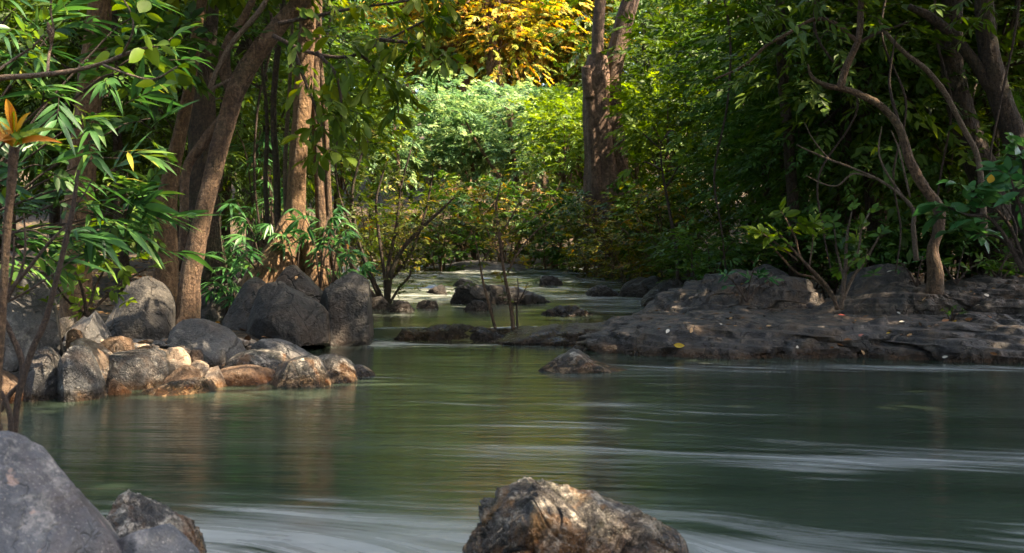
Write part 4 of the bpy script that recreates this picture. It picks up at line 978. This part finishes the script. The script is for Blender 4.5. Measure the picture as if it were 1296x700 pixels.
# tree with buttress roots and several clinging stems
d = 14.0
t = tree('buttressed_tree', 'pale trunk with flaring orange buttress roots behind the boulder group', base=W(375, 345, d))
stem(t, pxs([(378, 372), (376, 330), (374, 280), (378, 200), (384, 120), (388, 50), (392, -30), (398, -160)], d), np.array([50, 40, 26, 23, 22, 22, 22, 14]) * .5 * d / F, 'bk_orange', 'trunk', 14, .12, 21, 50, .1)
for i, (pts, w) in enumerate([([(322, 374, 13.6), (338, 345, 13.65), (353, 310, 13.8), (366, 275, 13.95), (374, 235, 14.0)], [44, 38, 26, 18, 10]), ([(354, 372, 13.6), (360, 340, 13.7), (368, 300, 13.9), (374, 255, 14.0)], [26, 24, 20, 12]), ([(404, 372, 13.75), (398, 340, 13.8), (386, 300, 13.95), (377, 255, 14.0)], [30, 24, 18, 10])]):
    stem(t, pxs(pts, d - .15 - .05 * i), np.array(w) * .5 * d / F, 'bk_orange', 'buttress_root', 10, .16, 22 + i, 24, .12)
for i, (pts, w) in enumerate([([(412, 370), (408, 300), (404, 220), (400, 120), (402, 20), (410, -80)], [22, 16, 14, 13, 12, 9]), ([(428, 365), (420, 310), (416, 250), (412, 150), (404, 60)], [10, 8, 8, 7, 5]),
                             ([(352, 300), (350, 220), (346, 140), (352, 60), (362, -30)], [9, 9, 8, 8, 6]), ([(362, 280), (361, 200), (366, 120), (370, 30)], [6, 6, 5, 4]), ([(340, 300), (336, 230), (338, 150), (330, 70)], [6, 6, 5, 4])]):
    stem(t, pxs(pts, d + .1), np.array(w) * .5 * d / F, ['bk_brown', 'bk_brown', 'bk_dark', 'bk_pale', 'bk_dark'][i], 'clinging_stem', 8, .14, 30 + i)
rg = np.random.default_rng(450); C, D, Ls = crown_sites(rg, W(400, -230, d), (3.4, 3.0, 1.9), 400, 12)
leafy(t, rg, C, D, 'lf_mid', 11, .5, .18, .075, keep=sunkeep)
mb = MB(); boughs(mb, rg, W(398, -160, d), Ls, .05); mb.build('bough', M['bk_orange'], t)

# --- right bank trunks
d = 11.9
t = tree('crooked_tree', 'crooked thin trunk bending left over the right bank slabs', base=W(1184, 365, d))
stem(t, pxs([(1183, 372), (1184, 345), (1180, 318), (1188, 290), (1187, 262), (1168, 235), (1152, 205), (1144, 178), (1134, 155), (1112, 132), (1084, 118), (1062, 111)], d), np.array([24, 20, 14, 13, 14, 13, 12, 11, 10, 9.5, 9, 8]) * .5 * d / F, 'bk_brown', 'trunk', 12, .2, 41, 80)
stem(t, pxs([(1063, 112), (1072, 82), (1086, 52), (1089, 20), (1090, -40), (1080, -110)], d), np.array([10, 9, 8, 8, 7, 5]) * .5 * d / F, 'bk_brown', 'limb', 8, .15, 42)
stem(t, pxs([(1064, 112), (1045, 108), (1028, 98), (1022, 80)], d), np.array([8, 7, 5, 2]) * .5 * d / F, 'bk_brown', 'limb', 8, .15, 43)
stem(t, pxs([(1086, 54), (1066, 36), (1048, 26), (1028, 25), (998, 42), (970, 58), (940, 84), (905, 100)], d), np.array([6, 6, 5, 5, 4, 4, 4, 2]) * .5 * d / F, 'bk_brown', 'limb', 8, .15, 44)
stem(t, pxs([(1084, 56), (1110, 42), (1150, 28)], d), np.array([5, 4, 2]) * .5 * d / F, 'bk_twig', 'limb', 6, .1, 45)
stem(t, pxs([(1146, 178), (1136, 150), (1126, 110), (1128, 80), (1134, 45)], d), np.array([5, 5, 4, 3, 2]) * .5 * d / F, 'bk_twig', 'limb', 6, .1, 46)
rg = np.random.default_rng(460)
Cs, Ds = [], []
for a, b, n in [((940, 84), (1040, 25), 12), ((1040, 20), (1150, 25), 14), ((1020, -10), (1160, -20), 18), ((930, 10), (1010, 20), 12), ((1180, 10), (1290, 25), 10)]:
    for i in range(n):
        u = rg.random(); Cs.append(W(a[0] + (b[0] - a[0]) * u, a[1] + (b[1] - a[1]) * u + rg.normal(0, 12), d - rg.uniform(-.5, .7))); Ds.append((rg.normal(0, .7), rg.normal(-.2, .5), rg.uniform(-.6, .2)))
leafy(t, rg, Cs, np.array(Ds), 'lf_dark', 7, .24, .14, .045, 'hanging_foliage', 'bk_twig', k=4, prof=prof_lance)
C, D, Ls = crown_sites(rg, W(1010, -210, d + .3), (2.6, 2.2, 1.2), 330, 11)
leafy(t, rg, C, D, 'lf_dark', 11, .4, .16, .065, keep=sunkeep)
mb = MB(); boughs(mb, rg, W(1080, -110, d), Ls[:8], .03); mb.build('bough', M['bk_brown'], t)
simple_tree('dark_tree', 'straight dark trunk left of the forked one at the upper right', 14.0, [(1262, 330), (1250, 240), (1232, 190), (1216, 140), (1205, 80), (1204, 20), (1212, -60), (1220, -160)], [60, 44, 38, 32, 29, 26, 25, 18], 'bk_dark', (1150, -260), (3.4, 3.0, 1.8), 420, 'lf_dark', 470)
simple_tree('dark_tree', 'dark trunk at the far upper right forking into a leaning left limb', 13.2, [(1310, 330), (1296, 220), (1284, 170), (1266, 125), (1252, 70), (1246, 20), (1246, -60), (1250, -170)], [46, 34, 31, 28, 25, 23, 21, 15], 'bk_dark', (1290, -280), (3.4, 3.0, 1.9), 420, 'lf_dark', 480,
            [([(1272, 135), (1252, 108), (1232, 78), (1206, 45), (1178, 22), (1150, 8)], [20, 16, 15, 14, 12, 8])])
simple_tree('slender_tree', 'thin bare stem with a sunlit edge leaning across the dark trunks', 12.6, [(1246, 300), (1243, 240), (1236, 195), (1218, 160), (1196, 118), (1172, 88), (1146, 68), (1124, 45), (1112, 26)], [8, 8, 7, 7, 7, 7, 6, 5, 3], 'bk_pale', 0, 0, 0, '', 490)
simple_tree('slender_tree', 'dim thin trunk standing behind the leafy sapling of the right bank', 15.6, [(1006, 350), (1004, 270), (998, 180), (990, 90), (988, 20), (985, -60)], [16, 15, 14, 13, 12, 9], 'bk_dark', (985, -140), (2, 2, 1.2), 160, 'lf_dark', 500)
simple_tree('slender_tree', 'thin brown slanting stem in the sunlit clearing', 34.0, [(660, 300), (648, 255), (632, 225), (616, 200), (600, 175), (588, 150)], [6, 5, 5, 4, 4, 2], 'bk_brown', 0, 0, 0, '', 510)
t = tree('bare_twig_shrub', 'bare pale twigs arching left from beside the crooked trunk', 'shrub', base=W(1160, 330, 11.7))
for i, (pts, w) in enumerate([([(1160, 330), (1156, 290), (1154, 262), (1120, 232), (1082, 214), (1050, 202), (1022, 190), (1008, 183)], [8, 7, 5, 4, 3, 3, 2, 1.5]), ([(1154, 264), (1140, 245), (1120, 215), (1112, 190), (1116, 160)], [4, 4, 3, 2.5, 1.5]),
                             ([(1152, 250), (1145, 220), (1138, 190), (1128, 165)], [3, 3, 2.5, 1.5]), ([(1108, 226), (1080, 220), (1060, 235), (1040, 232), (1020, 222)], [3, 2.5, 2, 2, 1.2]), ([(1050, 202), (1030, 178), (1018, 155)], [2, 2, 1.2])]):
    stem(t, pxs(pts, 11.7), np.array(w) * .5 * 11.7 / F, 'bk_pale', seed=60 + i, sides=6)
rg = np.random.default_rng(520)
leafy(t, rg, pxs([(1115, 190), (1110, 185), (1020, 155)], 11.7), rg.normal(0, 1, (3, 3)), 'lf_lime', 4, .06, .09, .04, 'foliage', k=3, prof=prof_oval)

rg = np.random.default_rng(525)
for i, (px, d_, lab) in enumerate([(918, 15.2, 'thin vine hanging left of the dim thin trunk on the right bank'), (1040, 13.2, 'thin vine hanging between the dim thin trunk and the crooked trunk'), (1135, 12.8, 'thin vine hanging just left of the crooked trunk'), (1180, 13.4, 'thin vine hanging right of the crooked trunk'), (1272, 12.4, 'thin vine hanging by the dark forked trunk at the right edge'), (325, 14.6, 'thin vine hanging between the leaning trunk and the buttressed one')]):
    pts = [(px + rg.normal(0, 10), -60), (px + rg.normal(0, 14), 40), (px + rg.normal(0, 16), 130), (px + rg.normal(0, 14), 220), (px + rg.normal(0, 12), 290), (px + rg.normal(0, 10), 345)]
    mb = MB(); p = pxs(pts, d_); tube(mb, p, np.array([4, 3.5, 3, 3, 2.5, 2]) * .5 * d_ / F, 6, 40, .15, i)
    tag(mb.build('vine', M['bk_twig'], None, p[-1]), lab, 'vine')

# --- plants by hand
def plant(name, label, stems, d, bark, leafm, leaf, tips, cat='shrub', seed=0, per=0, span=(.4, 1), group=None, spread=.05, dirf=None, fol='foliage', **kw):
    """stems as photo polylines with widths; leaf fans at the tips and along the stems"""
    rg = np.random.default_rng(seed)
    t = tree(name, label, cat, group, pxs(stems[0][0][:1], d)[0])
    for i, (pts, w) in enumerate(stems):
        Cs, Ds = [], []
        dd = d + (rg.uniform(-.25, .25) if i else 0)
        p = pxs(pts, dd); p[0] = pxs(pts[:1], d)[0]
        sm = stem(t, p, np.array(w) * .5 * d / F, bark, seed=seed + i, sides=6)
        q = catmull(p, 50); v = unit(q[-1] - q[-6])
        if tips: Cs.append(q[-1]); Ds.append(v)
        for k in rg.integers(int(50 * span[0]), int(50 * span[1]), per):
            Cs.append(q[k] + rg.normal(0, spread, 3))
            dv = unit(np.array([rg.normal(), rg.normal(), rg.normal(.3, .5)]) + .5 * v) if dirf is None else dirf(rg)
            Ds.append(dv)
        nl, tw, ll, lw = leaf
        if Cs: leafy(sm, rg, np.array(Cs), np.array(Ds), leafm, nl, tw, ll, lw, fol, origin=t.location, **kw)
    return t
plant('leafy_sapling', 'sapling with bright green oval leaves rooted in the right bank slabs', [
    ([(1060, 392), (1052, 370), (1036, 350), (1018, 332), (1000, 312), (988, 298)], [6, 5, 4, 4, 3, 2]), ([(1056, 380), (1040, 358), (1024, 340), (1012, 322), (1006, 300), (994, 276)], [5, 4, 4, 3, 3, 2]),
    ([(1052, 372), (1030, 352), (1008, 345), (986, 322), (972, 306)], [4, 4, 3, 3, 2]), ([(1024, 340), (1028, 310), (1030, 290)], [3, 2, 2]), ([(1010, 330), (985, 310), (966, 296)], [3, 2, 2])],
    11.6, 'bk_brown', 'lf_lime', (7, .13, .17, .062), True, seed=530, per=2, span=(.75, 1), k=4, prof=prof_oval, ang=75, base=.35, twig_mat='bk_twig')
plant('leafy_sapling', 'second darker leaved sapling sharing the clump at the right bank slabs', [
    ([(1064, 392), (1066, 372), (1070, 340), (1072, 300), (1078, 268)], [8, 7, 6, 4, 2]), ([(1066, 380), (1080, 350), (1095, 330), (1112, 300)], [6, 5, 4, 2]), ([(1068, 352), (1060, 320), (1056, 290)], [4, 3, 2]),
    ([(1070, 345), (1086, 318), (1090, 290), (1100, 270)], [4, 3, 3, 2])], 11.8, 'bk_pale', 'lf_mid', (6, .12, .13, .05), True, seed=540, per=5, span=(.45, 1), k=4, prof=prof_oval, ang=65, twig_mat='bk_twig', spread=.1)
plant('big_leaved_shrub', 'shrub with large blue green leaves at the right edge of the bank', [
    ([(1296, 345), (1272, 300), (1250, 275), (1224, 272), (1200, 262)], [8, 6, 5, 4, 2]), ([(1296, 335), (1280, 290), (1258, 262), (1240, 246), (1222, 236)], [7, 5, 4, 3, 2]), ([(1300, 330), (1296, 280), (1285, 245), (1280, 228)], [6, 5, 4, 2]),
    ([(1310, 320), (1305, 260), (1296, 210), (1290, 190)], [6, 5, 4, 2]), ([(1290, 320), (1262, 300), (1240, 296), (1222, 292)], [5, 4, 3, 2])], 10.9, 'bk_twig', 'lf_blue', (5, .16, .23, .1), True, seed=550, per=6, span=(.45, 1), k=5, prof=prof_oval, ang=60, droop=.25, jit=.3, twig_mat='bk_twig')
mb = MB(); leaves(mb, W(1252, 232, 10.7)[None], np.array([[.1, -.2, .9]]), np.array([[.2, -1, .2]]), .1, .085, np.array([.6]), 5, prof_oval, .1, .3)
tag(mb.build('hanging_leaf', M['dead_yellow'], None, W(1252, 232, 10.7)), 'single bright yellow leaf caught above the big blue green leaves', 'leaf')
for i, (px, py, d_, lab) in enumerate([(945, 372, 12.6, 'small sprig of grey green leaves on the ribbed slab'), (1210, 350, 12.9, 'green sprig between upper slab and right edge bushes'), (1118, 372, 13.6, 'green sprig beside the grey block'), (1265, 350, 13.0, 'low green sprig growing out behind the layered slab near the right edge'), (1204, 402, 11.7, 'tiny green sprig on the tan streaked slab'), (1160, 352, 13.2, 'leafy sprig at the foot of the crooked trunk')]):
    s = [1, 1.1, .9, .8, .35, .8][i]
    plant('leafy_sprig', lab, [([(px, py + 10), (px - 14 * s, py - 12 * s), (px - 26 * s, py - 24 * s)], [3, 2, 1]), ([(px, py + 10), (px + 4 * s, py - 14 * s), (px + 10 * s, py - 34 * s)], [3, 2, 1]), ([(px, py + 10), (px + 14 * s, py - 8 * s), (px + 28 * s, py - 16 * s)], [3, 2, 1])],
          d_, 'bk_twig', ['lf_blue', 'lf_mid', 'lf_mid', 'lf_mid', 'lf_mid', 'lf_blue'][i], (6, .08 * s, .13 * s, .04 * s), True, 'plant', 560 + i, 2, k=4, prof=prof_lance, ang=70)

olive = dict(k=3, prof=prof_oval, twig_mat='bk_twig')
plant('many_stemmed_shrub', 'many stemmed dark shrub with sparse olive leaves standing in the stream', [
    ([(484, 388), (468, 368), (452, 345), (436, 318), (420, 285), (416, 262)], [6, 6, 5, 4, 3, 2]), ([(486, 388), (474, 360), (460, 325), (448, 280), (446, 240), (458, 195), (470, 170)], [7, 7, 6, 5, 4, 3, 2]), ([(489, 388), (486, 345), (480, 300), (476, 255), (486, 215)], [5, 4, 4, 3, 2]),
    ([(490, 388), (494, 350), (508, 318), (530, 292), (556, 268), (575, 250)], [8, 7, 6, 5, 4, 2]), ([(492, 386), (505, 365), (518, 350), (520, 340)], [4, 3, 3, 2]), ([(488, 388), (492, 335), (502, 285), (508, 235), (520, 190)], [5, 5, 4, 3, 2]), ([(486, 380), (466, 340), (452, 300), (430, 250), (424, 200)], [4, 4, 3, 3, 2]), ([(494, 355), (520, 320), (538, 270), (548, 220)], [4, 4, 3, 2])],
    16.6, 'bk_dark', 'lf_olive', (7, .22, .085, .036), True, seed=570, per=24, span=(.45, 1), spread=.22, base=.3, **olive)
plant('stream_sapling', 'thin sapling with yellow olive leaves rooted at the lip of the low fall', [
    ([(650, 418), (646, 385), (638, 345), (632, 300), (628, 262), (634, 232)], [6, 5, 4, 4, 3, 1.5]), ([(640, 350), (656, 320), (676, 295), (696, 280)], [3, 3, 2, 1]), ([(636, 330), (620, 300), (610, 275)], [3, 2, 1]), ([(632, 300), (650, 270), (664, 240)], [3, 2, 1])],
    12.95, 'bk_brown', 'lf_olive', (7, .16, .075, .034), True, seed=580, per=17, span=(.3, 1), spread=.14, base=.6, **olive)
plant('stream_sapling', 'slanting bare stemmed sapling left of the yellow olive one at the low fall', [([(628, 419), (620, 390), (611, 355), (606, 325), (600, 295)], [4, 4, 3, 2, 1]), ([(608, 335), (622, 312), (628, 296)], [2, 2, 1])],
    12.9, 'bk_brown', 'lf_olive', (6, .14, .07, .03), True, seed=590, per=9, span=(.6, 1), spread=.1, base=.5, **olive)
plant('stream_sapling', 'short leafless twig right of the yellow olive sapling at the low fall', [([(655, 418), (654, 395), (656, 370), (655, 352)], [3, 2.5, 2, 1]), ([(655, 385), (664, 368), (668, 358)], [2, 1.5, 1])], 12.95, 'bk_twig', 'lf_olive', (1, .1, .07, .03), False, seed=600)
plant('lit_sapling', 'young tree holding a few bright lit leaf sprays before the dark right bank wall', [([(858, 372), (856, 320), (846, 260), (838, 215), (836, 180)], [5, 5, 4, 3, 1]), ([(842, 240), (856, 215), (866, 195)], [3, 2, 1]), ([(838, 215), (815, 205), (800, 212)], [3, 2, 1]), ([(837, 190), (815, 170), (806, 160)], [2, 2, 1]), ([(836, 180), (850, 165), (858, 172)], [2, 2, 1])],
    17.0, 'bk_dark', 'lf_lime', (8, .2, .17, .07), True, 'tree', 610, 2, (.6, 1), k=3, prof=prof_oval, base=.4)

# --- glossy lance-leaved shrub of the left bank
rg = np.random.default_rng(620)
t = tree('lance_leaved_shrub', 'large shrub of glossy green lance leaves filling the left edge', 'shrub', base=(-4.6, 8.6, .35))
tips = [(20, 330, 7.9), (60, 300, 8.0), (100, 290, 8.2), (160, 285, 8.5), (190, 300, 8.7), (60, 210, 8.3), (110, 240, 8.3), (150, 200, 8.6), (190, 150, 8.8), (120, 150, 8.5), (80, 120, 8.2), (40, 60, 8.3), (150, 90, 8.8), (200, 60, 9.2), (170, 20, 9.0), (90, 20, 8.6), (20, 10, 8.3), (205, 270, 8.7), (130, 312, 8.6), (180, 235, 8.6)]
Cs, Ds = [], []
for i, (a, b, dd) in enumerate(tips):
    e = W(a, b, dd); o = np.array([-4.6 + rg.normal(0, .18), 8.7 + rg.normal(0, .15), .3])
    m = o * .55 + e * .45 + np.array([-.25, 0, .35])
    p = np.array([o, o * .8 + m * .2 + (0, 0, .15), m, e * .75 + m * .25 + (0, 0, .08), e])
    stem(t, p, [.016, .014, .011, .008, .004], 'bk_twig', seed=i, res=20)
    q = catmull(p, 40)
    for k in (39, 34, 29, 23):
        for _ in range(2 if k > 30 else 1):
            Cs.append(q[k] + rg.normal(0, .08, 3)); Ds.append(unit(np.array([rg.normal(.75, .45), rg.normal(-.3, .45), rg.normal(-.05, .3)])))
Cs, Ds = np.array(Cs), np.array(Ds); pick = rg.random(len(Cs))
for lo_, hi_, nl_, ll_, lw_, dr_ in ((0, .34, 8, .34, .05, .12), (.34, .62, 7, .27, .046, .28), (.62, .82, 6, .2, .045, .4)):
    m_ = (pick >= lo_) & (pick < hi_)
    leafy(t, rg, Cs[m_], Ds[m_], 'lf_gloss', nl_, .24, ll_, lw_, 'foliage', 'bk_twig', k=5, prof=prof_lance, ang=46, droop=dr_, jit=.35, sag=.08, base=.33, tv=.19)
m_ = pick > .74
leafy(t, rg, Cs[m_] + rg.normal(0, .1, (m_.sum(), 3)), Ds[m_] + rg.normal(0, .5, (m_.sum(), 3)), 'lf_mid', 7, .22, .13, .055, 'foliage', 'bk_twig', k=4, prof=prof_oval, droop=.2, jit=.6, base=.6, tv=.25)
plant('yellow_leaved_shrub', 'low bush of small yellowish green leaves above the left stones', [([(110, 400), (105, 370), (95, 345), (80, 330)], [5, 4, 3, 2]), ([(110, 400), (120, 365), (130, 345), (140, 325)], [5, 4, 3, 2]), ([(110, 400), (135, 375), (160, 355), (185, 340)], [5, 4, 3, 2]), ([(110, 400), (85, 380), (70, 360), (60, 345)], [4, 3, 2, 1])],
      9.0, 'bk_twig', 'lf_lime', (6, .12, .11, .045), True, seed=630, per=9, span=(.35, 1), spread=.14, k=4, prof=prof_oval, base=.3)
t = plant('leaning_sapling', 'pale branch reaching in from the left edge with a few light green leaves', [
    ([(-150, 420), (-140, 250), (-90, 130), (-20, 102), (40, 96), (90, 90), (130, 80), (155, 70), (180, 62), (200, 58)], [12, 11, 10, 8, 7, 6, 5, 5, 4, 2]), ([(60, 94), (62, 70), (68, 40), (64, 10), (70, -30)], [4, 4, 3, 3, 2]), ([(130, 82), (165, 95), (195, 100), (225, 84)], [4, 3, 3, 2]), ([(155, 70), (168, 40), (165, 15), (150, -10)], [3, 3, 2, 2]), ([(-20, 102), (10, 80), (40, 60), (56, 44)], [5, 4, 3, 2])],
    6.6, 'bk_pale', 'lf_lime', (2, .06, .12, .06), True, 'tree', 640, 5, (.55, 1), k=5, prof=prof_oval, droop=.2, base=.35, jit=.8)
mb = MB(); tube(mb, pxs([(60, 28), (63, 38), (65, 46), (63, 56)], 6.6), np.array([2, 9, 8, 1]) * .5 * 6.6 / F, 10, 16, .3, 5)
tag(mb.build('curled_leaf', M['bk_brown'], None, W(63, 28, 6.6)), 'dry curled brown leaf hanging from the pale left branch', 'leaf')

# --- near twigs at the left edge, with a rosette of coloured leaves
d = 5.0
t = tree('bare_stemmed_sapling', 'dark bare stems rising beside the corner boulder at the left edge', 'tree', base=W(18, 572, d))
for i, (pts, w) in enumerate([([(17, 600), (18, 556), (22, 510), (29, 480), (42, 440), (56, 410), (70, 360), (82, 310), (92, 265), (99, 215)], [9, 8, 8, 9, 8, 8, 7, 7, 6, 4]), ([(29, 482), (27, 455), (15, 425), (2, 400), (-12, 390)], [9, 8, 7, 6, 5]), ([(8, 590), (14, 540), (8, 510), (-4, 490), (-20, 470)], [7, 7, 6, 5, 4]),
                             ([(0, 520), (12, 500), (26, 486)], [7, 7, 6]), ([(2, 600), (5, 560), (-2, 530)], [5, 5, 4]), ([(-6, 410), (12, 370), (36, 340), (60, 310), (84, 285)], [6, 6, 5, 4, 3]), ([(4, 390), (24, 350), (32, 315), (30, 270)], [4, 4, 3, 2]), ([(10, 382), (40, 365), (70, 345), (100, 322)], [3, 3, 2, 1.5]), ([(6, 388), (16, 340), (18, 300)], [3, 3, 2]), ([(92, 265), (104, 250), (118, 225)], [3, 2, 1.5])]):
    stem(t, pxs(pts, d + .12 * math.sin(i * 2.1)), np.array(w) * .5 * d / F, 'bk_twig', seed=80 + i, sides=8)
M['lf_rosette'] = leaf_mat('rosette_leaf', [(.25, .06, .015), (.42, .13, .02), (.5, .24, .025), (.5, .4, .04)], .4, .4)
d = 4.6
t = tree('rosette_plant', 'upright stem topped by a rosette of orange yellow and green leaves at the left edge', 'plant', base=W(2, 470, d))
stem(t, pxs([(-6, 560), (-2, 470), (4, 380), (8, 300), (14, 240), (18, 186)], d), np.array([10, 10, 10, 10, 11, 13]) * .5 * d / F, 'bk_brown', sides=10, lump=.2)
for i, (dx, dz_, L_, c) in enumerate([(.95, .38, .34, 'lf_autumn'), (.9, .62, .30, 'lf_lime'), (.5, .9, .27, 'lf_autumn'), (.3, 1, .3, 'lf_autumn'), (-.15, 1, .26, 'lf_autumn'), (-.55, .9, .28, 'lf_autumn'), (-.9, .45, .28, 'lf_autumn'), (-.95, .05, .24, 'lf_autumn'),
                                     (.75, .0, .2, 'lf_lime'), (-.5, -.25, .18, 'lf_autumn'), (.62, .5, .30, 'lf_lime'), (.75, .8, .26, 'lf_gloss'), (-.3, .6, .22, 'lf_gloss'), (.15, .5, .24, 'lf_lime'), (.5, -.2, .16, 'lf_lime'), (-.7, .7, .3, 'lf_autumn')]):
    mb = MB(); D_ = unit(np.array([dx, -.3 + .45 * math.sin(i * 1.7), dz_]))
    leaves(mb, W(17 + 2 * (i % 3), 186 - (i % 5) * 5, d)[None], D_[None], unit(np.array([-.5 * dx, -.75, .6]))[None], L_ * .78, .042, np.array([(i * .37) % 1 * .5 + .4]), 7, prof_lance, .32, .55)
    mb.build('leaf', M['lf_rosette' if c == 'lf_autumn' else c], t)

# ================================================================== CAMERA, LIGHT, WORLD
cam = bpy.data.cameras.new('camera'); co = bpy.data.objects.new('camera', cam); COL.objects.link(co)
co.location = (0, 0, H0); co.rotation_euler = (R(90), 0, 0)
cam.sensor_width = 36; cam.lens = 36 * F / 1296; cam.shift_y = (HY - 350) / 1296
cam.clip_start = .05; cam.clip_end = 1500
cam.dof.use_dof = True; cam.dof.focus_distance = 11.5; cam.dof.aperture_fstop = 5.0
scn.camera = co

sun = bpy.data.lights.new('sun', 'SUN'); so = bpy.data.objects.new('sun', sun); COL.objects.link(so)
sun.energy = 5.0; sun.angle = R(.53); sun.color = (1.0, .82, .58)
so.rotation_euler = Vector(SUN).to_track_quat('Z', 'Y').to_euler()
wd = bpy.data.worlds.new('World'); scn.world = wd; wd.use_nodes = True
nt = wd.node_tree; bg = nt.nodes['Background']
sky = nt.nodes.new('ShaderNodeTexSky'); sky.sky_type = 'NISHITA'; sky.sun_disc = False; sky.dust_density = 4.0; sky.ozone_density = .6; sky.air_density = 1.0
sky.sun_elevation = math.asin(SUN[2]); sky.sun_rotation = math.atan2(SUN[0], SUN[1])
nt.links.new(sky.outputs[0], bg.inputs[0]); bg.inputs[1].default_value = .15

scn.view_settings.view_transform = 'Standard'; scn.view_settings.look = 'None'
scn.view_settings.exposure = 2.5; scn.view_settings.gamma = 1.0
cy = scn.cycles
cy.max_bounces = 6; cy.diffuse_bounces = 3; cy.glossy_bounces = 3; cy.transmission_bounces = 3
cy.caustics_reflective = False; cy.caustics_refractive = False
cy.sample_clamp_indirect = 6
cy.use_denoising = True
